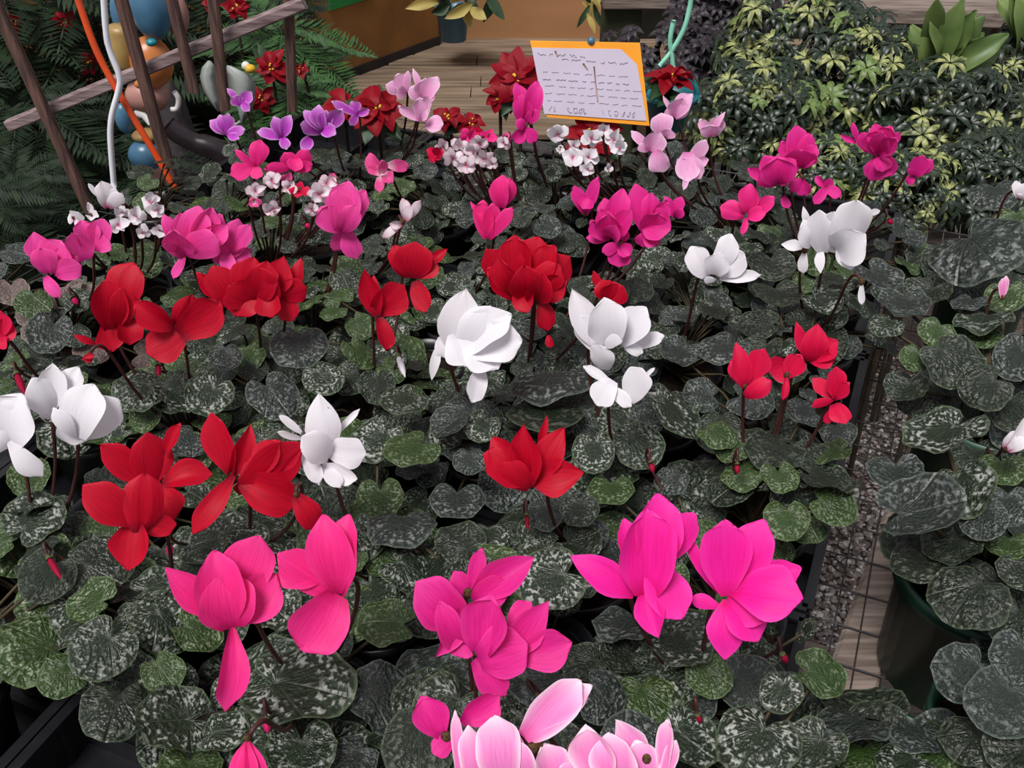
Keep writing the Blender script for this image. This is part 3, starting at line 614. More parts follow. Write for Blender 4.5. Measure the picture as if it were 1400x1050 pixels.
P('magenta cyclamen standing against the left side of the sign', 725, 215, 'mag', .255, 12, .022, 'dark grey silver', [
 (718, 168, [(704, 112, 22, 'b'), (735, 108, 24, 'b'), (714, 128, 26, 'b'), (738, 150, 16, 'b')]),
 (718, 176, [(704, 196, 18, 'b'), (734, 194, 18, 'b'), (706, 164, 14, 'b')])])
P('small white cyclamen with pink eyes directly below the sign', 810, 260, 'wmini', .25, 15, .022, 'dark grey silver', [
 mini(762, 184, 16, 5), mini(784, 200, 11, 4), mini(808, 190, 16, 5), mini(838, 190, 16, 5), mini(783, 216, 17, 5), mini(804, 216, 16, 5), mini(846, 202, 14, 5), mini(803, 232, 12, 4), mini(832, 230, 9, 3), mini(766, 206, 8, 4), mini(826, 178, 12, 4)])
P('pale pink cyclamen with scattered upright flowers right of the sign', 930, 270, 'pale', .26, 16, .024, 'grey silver dark', [
 (922, 160, [(906, 130, 6, 'b'), (914, 144, 18), (948, 128, 24, 'b'), (934, 134, 28, 'b')]),
 (910, 188, [(904, 154, 30, 'b', 906, 184), (916, 176, 20, 'b')]),
 (888, 206, [(862, 178, 12, 'b'), (878, 192, 22, 'b'), (902, 180, 30, 'b')]), (902, 212, [(908, 236, 30, 'b', 898, 206)]),
 (972, 186, [(956, 162, 14, 'b'), (984, 158, 22, 'b'), (992, 152, 8, 'b'), (970, 170, 26, 'b')]),
 (944, 225, [(966, 190, 20, 'b'), (924, 218, 16, 'b'), (970, 218, 14, 'b'), (958, 245, 26, 'b', 942, 215), (940, 250, 30, 'b', 940, 208), (934, 262, 8, 'b')])])
P('bright magenta cyclamen against the variegated hedge behind the white one', 1080, 315, 'mag', .265, 16, .024, 'grey dark green', [
 (1094, 228, [(1066, 192, 22, 'b'), (1088, 170, 28, 'b'), (1108, 180, 20, 'b'), (1116, 196, 24, 'b'), (1074, 208, 26, 'b'), (1096, 204, 42, 'b')]),
 (1064, 250, [(1020, 230, 16, 'b'), (1044, 212, 26, 'b'), (1088, 218, 34, 'b'), (1036, 240, 26, 'b'), (1062, 212, 44, 'b')]),
 (1096, 245, [(1104, 268, 20, 'b'), (1080, 262, 18, 'b'), (1078, 286, 12, 'b', 1070, 268)]),
 (1130, 256, [(1114, 240, 10, 'b'), (1136, 244, 12, 'b'), (1150, 270, 15, 'b'), (1112, 280, 14, 'b')])])
P('rose pink cyclamen with one star shaped flower above the left white one', 1010, 350, 'pink', .255, 14, .024, 'grey dark silver', [
 (1022, 290, [(984, 282, 26, 'b', 1018, 294), (1026, 250, 26, 'b'), (1060, 268, 20, 'b', 1026, 294), (1048, 292, 20, 'b', 1022, 296), (1014, 322, 9, 'b', 1020, 298)])])
P('bright magenta cyclamen standing highest against the hedge on the right', 1215, 305, 'mag', .27, 15, .024, 'grey dark green', [
 (1202, 210, [(1148, 184, 8, 'p', 1170, 196), (1165, 166, 8, 'b', 1174, 196), (1178, 180, 20, 'b', 1188, 208), (1232, 180, 16, 'b'), (1196, 168, 28, 'b'), (1220, 172, 28, 'b'), (1186, 180, 26, 'b'), (1206, 180, 28, 'b'), (1228, 188, 22, 'b')]),
 (1204, 214, [(1190, 248, 28, 'b'), (1222, 240, 28, 'b'), (1206, 236, 24, 'b')]),
 (1250, 240, [(1240, 252, 12, 'b'), (1246, 226, 14, 'b'), (1276, 218, 18, 'b'), (1264, 212, 24, 'b')])])
P('white cyclamen with a broad ruffled flower beside the right hand plants', 1150, 420, 'white', .26, 17, .026, 'grey silver dark', [
 (1130, 345, [(1068, 334, 16, 'p', 1100, 338), (1098, 282, 10, 'p', 1104, 310), (1204, 288, 8, 'b', 1185, 292), (1164, 370, 34, 'b', 1150, 325), (1122, 374, 14, 'p', 1122, 340), (1098, 300, 34, 'b', 1112, 335), (1120, 286, 34, 'b', 1124, 345), (1140, 288, 36, 'b', 1136, 345), (1184, 320, 50, 'b', 1144, 345), (1172, 272, 48, 'b', 1152, 342)]),
 (1100, 345, [(1098, 375, 14, 'b')]), (1178, 388, [(1178, 418, 9, 'b')])])
P('white cyclamen with one open flower left of the broad ruffled one', 985, 445, 'white', .26, 19, .026, 'grey silver dark', [
 (974, 380, [(944, 336, 32, 'b', 966, 378), (1042, 376, 16, 'b', 984, 380), (1000, 318, 30, 'b', 978, 372), (1018, 345, 40, 'b', 982, 372), (984, 345, 32, 'b', 978, 376), (962, 382, 10, 'b', 978, 384)])])
# plants not in bloom, or hardly, that fill the bench
P('cyclamen not in bloom with dark leaves between the two centre whites', 745, 565, 'hot', .25, 15, .030, 'grey dark silver', [])
P('cyclamen not in bloom behind the hot pink flowers with a dark gap', 900, 755, 'hot', .25, 13, .028, 'silver dark green', [])
P('cyclamen not in bloom with grey leaves above the four rose red flowers', 1060, 450, 'hot', .25, 16, .027, 'grey silver dark', [])
P('cyclamen not in bloom between the left reds and the ragged white flower', 385, 600, 'hot', .25, 14, .029, 'silver dark green', [])
P('cyclamen not in bloom with small leaves right of the rounded white flowers', 225, 660, 'hot', .25, 12, .028, 'silver dark green', [])
P('cyclamen not in bloom with marbled leaves below the centre red flower', 615, 770, 'hot', .25, 12, .030, 'silver dark green', [])
P('cyclamen not in bloom with silver leaves at the bottom edge by the gravel gap', 1075, 1050, 'hot', .25, 10, .034, 'silver silver grey', [])
P('cyclamen not in bloom with dull leaves right of the magenta cluster', 935, 330, 'hot', .25, 14, .025, 'grey dark silver', [])
P('cyclamen not in bloom with dark leaves between the small pink and white clusters', 740, 300, 'hot', .25, 15, .024, 'dark grey silver', [])
P('cyclamen not in bloom with dark leaves above the crowded reds', 420, 420, 'hot', .25, 14, .026, 'dark silver green', [])
P('cyclamen not in bloom with dark leaves above the left centre white', 625, 390, 'hot', .25, 14, .026, 'dark silver green', [])
P('cyclamen not in bloom with small leaves on the far left above the pink flowers', 235, 250, 'hot', .22, 10, .022, 'dark dark green', [])
P('cyclamen not in bloom with dull dark leaves right of the two stacked whites', 950, 545, 'hot', .25, 15, .028, 'grey dark silver', [])
P('cyclamen not in bloom with dark leaves between the lilac flowers and the pale pink one', 505, 225, 'hot', .22, 20, .024, 'dark grey silver', [])
P('cyclamen not in bloom with dark leaves just below the gap left of the sign', 690, 235, 'hot', .22, 20, .024, 'dark grey silver', [])
P('cyclamen not in bloom with dark leaves under the pale pink flowers by the sign', 885, 225, 'hot', .22, 20, .024, 'dark grey dark', [])
P('cyclamen not in bloom with dark leaves between the pale pink and magenta flowers', 1000, 260, 'hot', .22, 13, .023, 'dark grey dark', [])
P('cyclamen not in bloom with dark leaves at the left edge behind the orchid pink flowers', 40, 365, 'hot', .22, 13, .024, 'dark grey dark', [])
P('cyclamen not in bloom with marbled leaves below the rounded white flowers', 190, 760, 'hot', .25, 10, .030, 'silver silver dark', [])

# leaves read one by one from the photograph: x, y, width px, height/width, tilt direction deg, notch direction deg, kind, height
HL = [
 (85, 715, 100, .9, 90, 60, 'silver', .15), (135, 775, 105, .8, 60, 200, 'silver', .155), (15, 745, 92, .85, 90, 0, 'green', .15), (60, 822, 84, .8, 90, 20, 'green', .15),
 (45, 885, 118, .8, 80, 30, 'green', .16), (85, 922, 66, .9, 90, 60, 'green', .165), (222, 918, 60, .9, 90, 120, 'green', .165), (158, 965, 98, .85, 90, 80, 'dark', .165), (225, 850, 92, .85, 50, 120, 'silver', .165),
 (268, 862, 66, .85, 60, 160, 'green', .16), (240, 985, 108, .8, 60, 30, 'silver', .17), (302, 1000, 72, .7, 110, 200, 'silver', .17), (140, 886, 90, .95, 90, 60, 'silver', .185),
 (260, 1055, 90, .7, 90, 90, 'green', .15), (402, 935, 150, .68, 100, 150, 'silver', .19), (412, 1030, 100, .8, 90, 90, 'silver', .18), (480, 1035, 80, .8, 90, 60, 'grey', .17), (520, 950, 110, .8, 50, 160, 'grey', .175), (572, 1012, 102, 1.0, 90, 90, 'dark', .185),
 (532, 850, 84, .75, 90, 0, 'green', .18), (622, 925, 78, .6, 90, 200, 'dark', .17), (372, 828, 84, .8, 70, 120, 'silver', .17), (548, 715, 98, .52, 95, 90, 'grey', .185), (560, 775, 80, .8, 60, 150, 'silver', .165), (505, 760, 66, .8, 60, 150, 'silver', .155),
 (752, 790, 98, .88, 90, 30, 'silver', .185), (745, 702, 52, .9, 90, 30, 'grey', .19), (792, 696, 56, .8, 90, 90, 'silver', .185), (700, 770, 60, .8, 90, 90, 'silver', .17), (668, 730, 70, .7, 90, 90, 'silver', .165),
 (745, 925, 92, .8, 90, 30, 'grey', .17), (800, 905, 66, .8, 90, 30, 'dark', .17), (822, 950, 84, .85, 40, 120, 'grey', .18), (858, 850, 95, .42, 95, 90, 'grey', .185), (850, 895, 66, .8, 60, 30, 'dark', .17),
 (925, 880, 106, .58, 80, 90, 'silver', .185), (968, 922, 68, .85, 60, 90, 'green', .18), (885, 955, 92, .85, 60, 90, 'green', .165), (940, 1010, 92, .8, 60, 120, 'silver', .175), (1068, 945, 62, .9, 110, 90, 'silver', .185), (1120, 920, 74, .75, 40, 170, 'green', .185),
 (1038, 895, 64, .6, 110, 0, 'silver', .175), (1105, 858, 44, .45, 140, 60, 'silver', .165), (1035, 1010, 118, .85, 90, 70, 'silver', .195), (1112, 1022, 88, .8, 90, 60, 'silver', .19),
 (1075, 708, 64, .9, 90, 90, 'green', .18), (1137, 690, 66, .8, 60, 150, 'green', .175), (1066, 650, 54, .7, 80, 90, 'green', .19), (1128, 655, 82, .42, 75, 120, 'dark', .185), (1138, 620, 54, .55, 110, 0, 'green', .185), (1062, 612, 84, .6, 80, 60, 'dark', .185), (1146, 588, 52, .7, 90, 100, 'grey', .18), (1100, 562, 54, .6, 60, 20, 'grey', .185),
 (1015, 655, 44, .8, 90, 90, 'green', .175), (1002, 610, 50, .8, 90, 60, 'green', .18),
 (752, 517, 118, .44, 100, 90, 'grey', .195), (745, 562, 108, .4, 90, 90, 'dark', .18), (812, 615, 60, .9, 90, 90, 'silver', .19), (872, 608, 72, .9, 70, 120, 'silver', .185), (918, 562, 100, .42, 45, 120, 'silver', .195), (982, 592, 62, .6, 70, 120, 'green', .19), (918, 655, 52, .8, 110, 60, 'grey', .18), (835, 668, 66, .6, 90, 90, 'green', .175),
 (408, 472, 82, .7, 95, 90, 'grey', .195), (375, 540, 74, .85, 70, 120, 'grey', .19), (440, 515, 58, .8, 90, 120, 'silver', .18), (492, 482, 54, .6, 50, 120, 'green', .19), (552, 545, 66, .6, 90, 60, 'silver', .19), (618, 578, 64, .6, 120, 60, 'grey', .19), (516, 600, 70, .8, 110, 60, 'silver', .185), (562, 612, 78, .6, 90, 60, 'green', .19), (642, 628, 48, .9, 90, 90, 'grey', .185), (625, 682, 80, .6, 90, 90, 'grey', .175), (520, 682, 66, .8, 90, 90, 'green', .165), (660, 582, 50, .9, 90, 60, 'silver', .19),
 (190, 530, 80, .7, 100, 40, 'silver', .19), (285, 540, 66, .9, 90, 60, 'silver', .19), (238, 540, 70, .6, 60, 100, 'silver', .18), (308, 485, 46, .8, 90, 90, 'grey', .19), (255, 600, 60, .8, 90, 60, 'grey', .17), (68, 452, 60, .9, 100, 70, 'grey', .195), (45, 412, 50, .8, 90, 90, 'green', .195), (15, 398, 50, .8, 90, 90, 'blush', .19), (80, 410, 46, .6, 60, 40, 'blush', .18),
 (1120, 412, 60, .62, 70, 120, 'silver', .19), (1062, 402, 70, .5, 80, 90, 'dark', .185), (1200, 378, 72, .5, 70, 100, 'grey', .19), (1055, 362, 66, .7, 80, 90, 'dark', .18),
 (988, 475, 70, .6, 90, 60, 'grey', .19), (930, 482, 60, .6, 70, 60, 'grey', .185),
]
# the bench to the right: bigger leaved cyclamens in their own pots
RIGHT = [
 ('large leaved cyclamen in a dark green pot at the lower right', (1348, 787, .13), .076, [
   (1255, 768, 76, .7, 90, 90, 'dark', .19), (1325, 812, 112, .85, 95, 60, 'dark', .21), (1395, 850, 90, .9, 90, 90, 'dark', .19), (1253, 700, 130, .66, 110, 160, 'grey', .235), (1345, 706, 64, .9, 110, 90, 'grey', .225), (1378, 690, 66, .85, 90, 90, 'grey', .225),
   (1225, 645, 76, .7, 90, 90, 'grey', .22), (1312, 662, 96, .8, 130, 120, 'silver', .235), (1290, 592, 110, .5, 100, 60, 'silver', .24), (1380, 745, 60, .6, 90, 90, 'green', .20), (1300, 745, 80, .7, 90, 60, 'dark', .20), (1370, 640, 70, .6, 90, 90, 'green', .225), (1400, 780, 70, .8, 90, 90, 'dark', .2)]),
 ('large leaved cyclamen with smooth grey leaves at the middle of the right edge', (1360, 560, .14), .075, [
   (1300, 490, 88, .82, 50, 120, 'dark', .21), (1347, 527, 76, .9, 90, 30, 'dark', .215), (1385, 560, 60, 1.0, 60, 90, 'dark', .19), (1392, 488, 68, .95, 90, 60, 'grey', .22), (1252, 488, 44, .9, 60, 60, 'green', .2), (1282, 452, 52, .85, 60, 60, 'green', .21), (1212, 442, 50, .7, 90, 60, 'silver', .2),
   (1237, 415, 70, .55, 80, 90, 'grey', .21), (1345, 434, 78, .36, 95, 90, 'silver', .215), (1375, 405, 60, .7, 100, 90, 'green', .21), (1240, 530, 60, .7, 90, 60, 'dark', .17), (1325, 412, 50, .4, 90, 80, 'grey', .21), (1345, 460, 50, .6, 90, 90, 'green', .2)]),
 ('large leaved cyclamen at the lower right corner with overlapping grey leaves', (1420, 1010, .13), .08, [
   (1325, 918, 90, .95, 60, 40, 'grey', .21), (1372, 958, 100, .95, 60, 60, 'grey', .22), (1402, 905, 92, .95, 90, 90, 'grey', .23), (1330, 1010, 90, .8, 90, 60, 'dark', .19), (1392, 1030, 90, .8, 90, 60, 'dark', .2), (1280, 1030, 80, .8, 90, 60, 'green', .17)]),
 ('cyclamen with flat marbled leaves at the bottom edge below the wire gap', (1215, 1060, .12), .06, [
   (1168, 988, 108, .42, 95, 90, 'grey', .18), (1245, 1000, 86, .45, 80, 90, 'grey', .175), (1180, 1030, 80, .6, 90, 90, 'green', .17), (1240, 1040, 80, .6, 90, 60, 'silver', .18), (1290, 1000, 60, .5, 90, 60, 'dark', .165)]),
 ('geranium like plant with one big lobed grey leaf near the right edge', (1350, 380, .12), .06, [
   (1335, 335, 130, .66, 110, 120, 'grey', .22), (1290, 352, 60, .7, 90, 90, 'dark', .18), (1360, 262, 70, .6, 90, 90, 'grey', .2), (1390, 300, 60, .8, 90, 90, 'green', .19), (1270, 400, 66, .6, 90, 60, 'dark', .17), (1310, 385, 60, .6, 60, 60, 'dark', .16)]),
]
TCAM = lambda p: (CAM-p).normalized()
def hand_leaf(root, spec, rs):
    x, y, wpx, ratio, tdir, ndir, kind, z = spec
    p = on_z(x, y, z); d = depth(p); R0 = wpx*d/FPX/2/1.02
    tc = TCAM(p); a = math.acos(min(.99, max(.25, ratio))); td = math.radians(tdir)
    Mv = R_*math.cos(td) + U_*math.sin(td); Mv = (Mv - tc*Mv.dot(tc)).normalized()
    n = tc*math.cos(a) + Mv*math.sin(a)
    nd = math.radians(ndir); nx = -(R_*math.cos(nd) + U_*math.sin(nd))
    rot = frame(n, nx)
    o = put('leaf', rs.choice(LEAVES[kind]), root, p, rot, R0)
    return o, p
def stalks(root, crown, pts, r=.0016):
    mb = MB()
    for p in pts:
        q = Vector(p) - Vector((0, 0, .004)); mid = crown.lerp(q, .55) + Vector((0, 0, .012))
        mb.tube([crown, mid, q], r, 4, False)
    if pts: tag(mb.build('stalk_cluster', M['stalk'], root), kind='stuff')

plants = []
for (label, cx, cy, color, zf, nl, ls, mix, flowers, group) in A:
    c = on_z(cx, cy, .16)
    best = min((q for q in cells if not q[1]), key=lambda q: (Vector((q[0].x, q[0].y, 0))-Vector((c.x, c.y, 0))).length)
    best[1] = True; base = best[0].copy()
    plants.append(dict(label=label, c=c, base=base, spec=(color, zf, nl, ls, mix, flowers, group), hand=[]))
for h in HL:
    p = on_z(h[0], h[1], h[7])
    q = min(plants, key=lambda k: (k['c'].x-p.x)**2 + (k['c'].y-p.y)**2); q['hand'].append(h)
used = {q[2] for q in cells if q[1]} | {(2, -1), (0, 0), (0, 1), (1, -1), (3, -1)}
for (i, j) in sorted(used):
    gp = None
    if (i, j) == (0, 0): lb = 'black ribbed plastic tray beside the gravel gap under the hot pink flowers'
    elif (i, j) == (0, 1): lb = 'black plastic tray edge beside the wire gap below the rose red flowers'
    elif (i, j) == (2, -1): lb = 'empty black plastic tray with raised ribs at the lower left corner'
    else: lb, gp = 'black plastic tray hidden under cyclamen leaves', 'black trays covered by leaves'
    if j < 2: tray(i, j, lb, gp)
rs = random.Random(11)
for q in plants:
    color, zf, nl, ls, mix, flowers, group = q['spec']; c, base = q['c'], q['base']
    t = thing('cyclamen', base, q['label'], 'plant', group); q['t'] = t
    pot(base, .056, .095, M['black'], t)
    crown = Vector((base.x, base.y, .088)); ends = []
    mix = mix.split(); cen = Vector(((c.x*2+base.x)/3, (c.y*2+base.y)/3, 0)); Rc = .082
    k0 = rs.uniform(0, 6); N = int(nl*1.5)
    for i in range(N):
        f = (i+.6)/N; r = Rc*math.sqrt(f)*rs.uniform(.85, 1.12); an = k0 + i*2.39996 + rs.uniform(-.25, .25)
        out = Vector((math.cos(an), math.sin(an), 0)); z = .176 - .075*(r/Rc)**2 + rs.uniform(-.014, .014)
        p = cen + out*r; p.z = z
        x, y = proj(p)
        if x < -70 or x > 1440 or y > 1130 or blocked(x, y): continue
        s_ = ls*rs.uniform(.62, 1.05)*(.85+.25*f)
        if i % 6 == 5: s_ *= .6
        n = (Vector((0, 0, 1)) + out*rs.uniform(.15, .9)*(r/Rc) + Vector((rs.uniform(-.35, .35), rs.uniform(-.55, .25), 0))).normalized()
        put('leaf', rs.choice(LEAVES[rs.choice(mix)]), t, p, frame(n, out), s_)
        ends.append(p - out*s_*.35*.8)
    for h in q['hand']:
        o, p = hand_leaf(t, h, rs); ends.append(p)
    stalks(t, crown, ends)
    for (bx, by, pet, *ov) in flowers:
        flower(t, crown, bx, by, pet, ov[0] if ov else color, zf, rs, eye=color in ('mag', 'light', 'wmini', 'bi', 'bipink', 'rose', 'white'))
for label, (px, py, pz), pr, specs in RIGHT:
    pc = on_z(px, py, pz); base = Vector((pc.x, pc.y, .002))
    t = thing('cyclamen', base, label, 'plant')
    pot(base, pr, pz, M['greenpot'], t, tp=.88); crown = Vector((base.x, base.y, pz-.015)); ends = []
    for h in specs:
        o, p = hand_leaf(t, h, rs); ends.append(p)
    N = 22
    for i in range(N):
        r = (pr*1.15)*math.sqrt((i+.5)/N); an = i*2.4+rs.uniform(-.3, .3); out = Vector((math.cos(an), math.sin(an), 0))
        p = base + out*r; p.z = pz + .03 - .05*(r/pr)**2*.5 + rs.uniform(-.01, .01); x, y = proj(p)
        if x > 1460 or y > 1130 or blocked(x, y) or (1210 < x < 1330 and 770 < y < 990): continue
        n = (Vector((0, 0, 1)) + out*.5 + Vector((rs.uniform(-.3, .3), rs.uniform(-.5, .2), 0))).normalized()
        put('leaf', rs.choice(LEAVES[rs.choice(('dark', 'grey', 'dark'))]), t, p, frame(n, out), rs.uniform(.022, .036)); ends.append(p)
    stalks(t, crown, ends, .002)
    if 'middle of the right' in label:
        flower(t, crown, 1376, 615, [(1415, 560, 24, 'b'), (1400, 590, 26, 'b'), (1388, 596, 14, 'p')], 'wmini', .26, rs)
        flower(t, crown, 1370, 408, [(1376, 376, 10, 'b'), (1370, 380, 9, 'b')], 'light', .23, rs)
    if 'geranium' in label:
        flower(t, crown, 1394, 272, [(1388, 246, 12, 'b'), (1402, 250, 16, 'b'), (1400, 266, 16, 'b')], 'wmini', .25, rs)
# buds: (x, y, tip x, tip y, width, colour)
def nearest(p): return min(plants, key=lambda k: (k['c'].x-p.x)**2 + (k['c'].y-p.y)**2)
for (x, y, tx, ty, w_, colr) in ((22, 510, 34, 540, 10, 'rose'), (66, 762, 84, 792, 9, 'rose'), (216, 500, 217, 514, 9, 'rose'), (232, 744, 232, 762, 10, 'pink'), (364, 985, 366, 1002, 11, 'pink'), (544, 486, 554, 516, 9, 'white'), (890, 634, 893, 646, 9, 'rose'), (735, 950, 755, 958, 7, 'rose'),
                         (720, 705, 722, 725, 7, 'red'), (100, 408, 106, 416, 9, 'pink'), (1070, 895, 1074, 902, 10, 'rose'), (1008, 636, 1008, 646, 8, 'rose'), (418, 306, 424, 312, 8, 'pink'), (1215, 300, 1219, 306, 8, 'rose'), (954, 978, 956, 984, 8, 'rose')):
    B = on_z(x, y, .20); q = nearest(B); T = on_z(tx, ty, .196); d = depth(B)
    a = (T-B); L = max(a.length, .008); a.normalize(); r = w_*d/FPX/2
    b_ = bpy.data.objects.new('bud', None); COL.objects.link(b_); b_.parent = q['t']; b_.location = B - q['t'].location
    mb = MB(); mb.lathe(B, [(r*.3, 0), (r*.9, L*.2), (r, L*.45), (r*.75, L*.75), (r*.1, L)], 10, a); mb.build('bud_petals', PM[colr], b_)
    mb = MB(); mb.lathe(B - a*.002, [(r*.2, -.002), (r*.7, 0), (r*1.02, L*.18)], 8, a); mb.build('calyx', M['calyx'], b_)
    cr = Vector((q['base'].x, q['base'].y, .09)); mb = MB()
    mb.tube(spline([B - a*.002, B - a*.008 + Vector((0, .003, .006)), B + Vector((0, .012, -.01)), cr.lerp(B, .5) + Vector((0, .01, 0)), cr], 4), .0014, 5); mb.build('stem', M['stem'], b_)

# ------------------------------------------------------------------ sign in front of the deck
SC = on_z(806, 112, .27); sy = SC.y
def sp(x, y, off=0): p = on_y(x, y, sy + (112-y)*.0004); return p - Vector((0, off, 0))
sg = thing('price_sign', Vector((SC.x, sy, .02)), 'orange board with a lilac paper notice standing among the flowers', 'sign')
def slab(name, pts, off, th, m, parent):
    f = [sp(x, y, off) for x, y in pts]; b = [p + Vector((0, th, 0)) for p in f]; n = len(pts)
    fc = [tuple(range(n))[::-1], tuple(range(n, 2*n))] + [(i, (i+1) % n, n+(i+1) % n, n+i) for i in range(n)]
    return mk(name, f+b, fc, m, parent, False)
slab('board', [(725, 57), (875, 60), (888, 172), (748, 160)], 0, .006, M['board'], sg)
slab('paper', [(727, 65), (849, 67), (871, 88), (884, 165), (744, 155)], .0015, .001, M['paper'], sg)
def ink(pts, name, m, r=.0006):
    mb = MB(); mb.tube([sp(x, y, .0022) for x, y in pts], r, 4); return mb
mb = MB(); r5 = random.Random(5)
for (y0, xs, amp) in ((73, (735, 800), 2.2), (79, (768, 850), 1.8), (97, (742, 860), .8), (107, (742, 866), 1.2), (116, (745, 868), .8), (126, (745, 870), .8), (136, (748, 870), .8)):
    x = xs[0]
    while x < xs[1]:
        n = r5.randint(4, 9); pts = []
        for k in range(n):
            pts.append((x+k*1.6, y0+(x-735)*.06+r5.uniform(-amp, amp)))
        mb.tube([sp(a, b, .0022) for a, b in pts], .00035 if amp < 1 else .0005, 3); x += n*1.6+r5.uniform(2, 6)
# bottom line: larger strokes, a number and a price too faded to read
for x0, wd in ((750, 4), (757, 2), (776, 6), (784, 5), (791, 5), (797, 4), (823, 4), (831, 5), (840, 5), (850, 4), (857, 5), (864, 4)):
    y0 = 148 + (x0-750)*.07; n = r5.randint(5, 7); cyc = r5.uniform(0, 6)
    pts = [(x0+wd*.5+wd*.5*math.cos(cyc+k*r5.uniform(.8, 1.3)), y0+4*math.sin(cyc*2+k*1.1)) for k in range(n)]
    mb.tube([sp(a, b, .0022) for a, b in pts], .0005, 3)
mb.build('handwriting', M['ink'], sg)
mb = MB(); mb.tube([sp(812, 90, .0022), sp(814, 112, .0022), sp(817, 138, .0022)], .0011, 4); mb.tube([sp(797, 86, .0022), sp(803, 94, .0022)], .0013, 4); mb.tube([sp(759, 69, .0022), sp(762, 76, .0022)], .0013, 4)
mb.build('water_stain', M['rust'], sg)
mb = MB(); p1 = sp(815, 150) + Vector((0, .03, 0)); mb.bevbox(Vector((p1.x, p1.y+.012, p1.z/2+.06)), Vector((0, 0, p1.z-.02)), Vector((.014, 0, 0)), Vector((0, .006, 0)), .001); mb.build('stake', M['plum'], sg, False)
mb = MB(); mb.ball(sp(808, 56), .006, k=10); mb.build('clip', M['blueg'], sg)

# ------------------------------------------------------------------ poinsettias
def poinsettia(x, y, yy, rpx, n, label, m, name='poinsettia', tilt=.5, pots=None, stemz=None, leaves=5, inner=True, cat='plant', group=None):
    c = on_y(x, y, yy); d = depth(c); R = rpx*d/FPX; r = random.Random(int(x*7+y))
    zb = stemz if stemz is not None else -.72
    t = thing(name, Vector((c.x, c.y, zb)), label, cat, group)
    nrm = (TCAM(c)*tilt + Vector((0, 0, 1))*(1-tilt)).normalized(); q = frame(nrm, Vector((1, 0, 0)))
    for k in range(leaves):
        an = r.uniform(0, 6.3); dr = q @ Vector((math.cos(an), math.sin(an), -.25))
        petal(c - nrm*.02 , c + dr*R*r.uniform(1.1, 1.5), R*.6, 'p', M['pleaf'], t, r, nrm, 'leaf', fine=False)
    for ring, (nn, sc, zz) in enumerate(((n, 1.0, -.05), (max(4, n-3), .62, .12))):
        for k in range(nn):
            an = 2*math.pi*k/nn + r.uniform(-.2, .2) + ring*.4
            dr = q @ Vector((math.cos(an), math.sin(an), zz + r.uniform(-.15, .15)))
            petal(c + nrm*.004*ring, c + dr*R*sc*r.uniform(.85, 1.15), R*.72*sc, 'p', m, t, r, nrm, 'bract', fine=False, bowk=1.5)
    mb = MB()
    for k in range(4): mb.ball(c + q @ Vector((r.uniform(-.006, .006), r.uniform(-.006, .006), .006)), min(.0022, R*.07), k=6)
    mb.build('flower_centre', M['yel'], t)
    mb = MB(); mb.tube(spline([c - nrm*.005, c + Vector((r.uniform(-.01, .01), .01, -.08)), Vector((c.x, c.y+.01, max(zb, zb+.02)))], 4), .003, 6); mb.build('stem', M['bark'], t)
    if pots:
        pot(Vector((c.x, c.y+.01, zb)), pots[0], pots[1], pots[2], t)
    return c, t
def ontop(x, y, z): return on_z(x, y, z).y
poinsettia(470, 148, ontop(470, 148, .22), 34, 8, 'red poinsettia partly hidden by the lilac cyclamen', M['poin'], stemz=.01, pots=(.05, .09, M['black']), tilt=.3)
poinsettia(515, 150, ontop(515, 150, .23), 40, 8, 'red poinsettia left of the pale pink cyclamen by the deck', M['poin'], stemz=.01, pots=(.05, .09, M['black']), tilt=.5)
poinsettia(612, 162, ontop(612, 162, .22), 24, 7, 'low red poinsettia right of the pale pink cyclamen', M['poin'], stemz=.01, pots=(.05, .09, M['black']), tilt=.4)
poinsettia(644, 170, ontop(644, 170, .22)+.02, 20, 7, 'small dark red poinsettia above the dense pink and white cluster', M['poin'], stemz=.01, pots=(.05, .09, M['black']), tilt=.4)
poinsettia(706, 108, ontop(706, 108, .27), 40, 9, 'tall red poinsettia behind the magenta cyclamen left of the sign', M['poin'], stemz=.01, pots=(.06, .10, M['black']), tilt=.7)
poinsettia(684, 132, ontop(684, 132, .24), 24, 7, 'dark red poinsettia below the tall one left of the sign', M['poin'], stemz=.01, pots=(.05, .09, M['black']), tilt=.8)
poinsettia(808, 180, ontop(808, 180, .21)+.03, 40, 8, 'dark red poinsettia glimpsed beneath the bottom edge of the sign', M['poin'], stemz=.01, pots=(.05, .09, M['black']), tilt=.6)
# hanging basket with teal handle, right of the sign
hb = on_y(918, 112, 1.75)
t = thing('hanging_basket', hb - Vector((0, 0, .10)), 'teal plastic basket hung on a mint ribbon behind the sign', 'basket')
hd = depth(hb)/FPX
mb = MB(); mb.lathe(hb - Vector((0, 0, .085)), [(.004, 0), (.03, 0), (.046, .055), (.050, .055), (.050, .062), (.045, .062), (.04, .045)], 24); mb.build('basket_bowl', M['teal'], t)
ring = [hb + Vector((38*hd*math.cos(a), 0, -.035 + 42*hd*math.sin(a))) for a in [math.pi*k/14 for k in range(15)]]
mb = MB(); mb.tube(ring, .0046, 8); mb.build('handle', M['teal'], t)
for pts in ([(921, 28), (916, 55), (918, 72), (920, 92)], [(946, -10), (942, 15), (934, 42), (918, 70), (902, 90)]):
    mb = MB(); mb.tube(spline([on_y(a, b, 1.745) for a, b in pts], 5), .0044, 6); mb.build('ribbon', M['mint'], t)
c_, tt = poinsettia(918, 108, 1.70, 38, 9, 'red poinsettia lying in the teal hanging basket', M['poin'], stemz=None if False else hb.z-.08, tilt=.15, leaves=6)
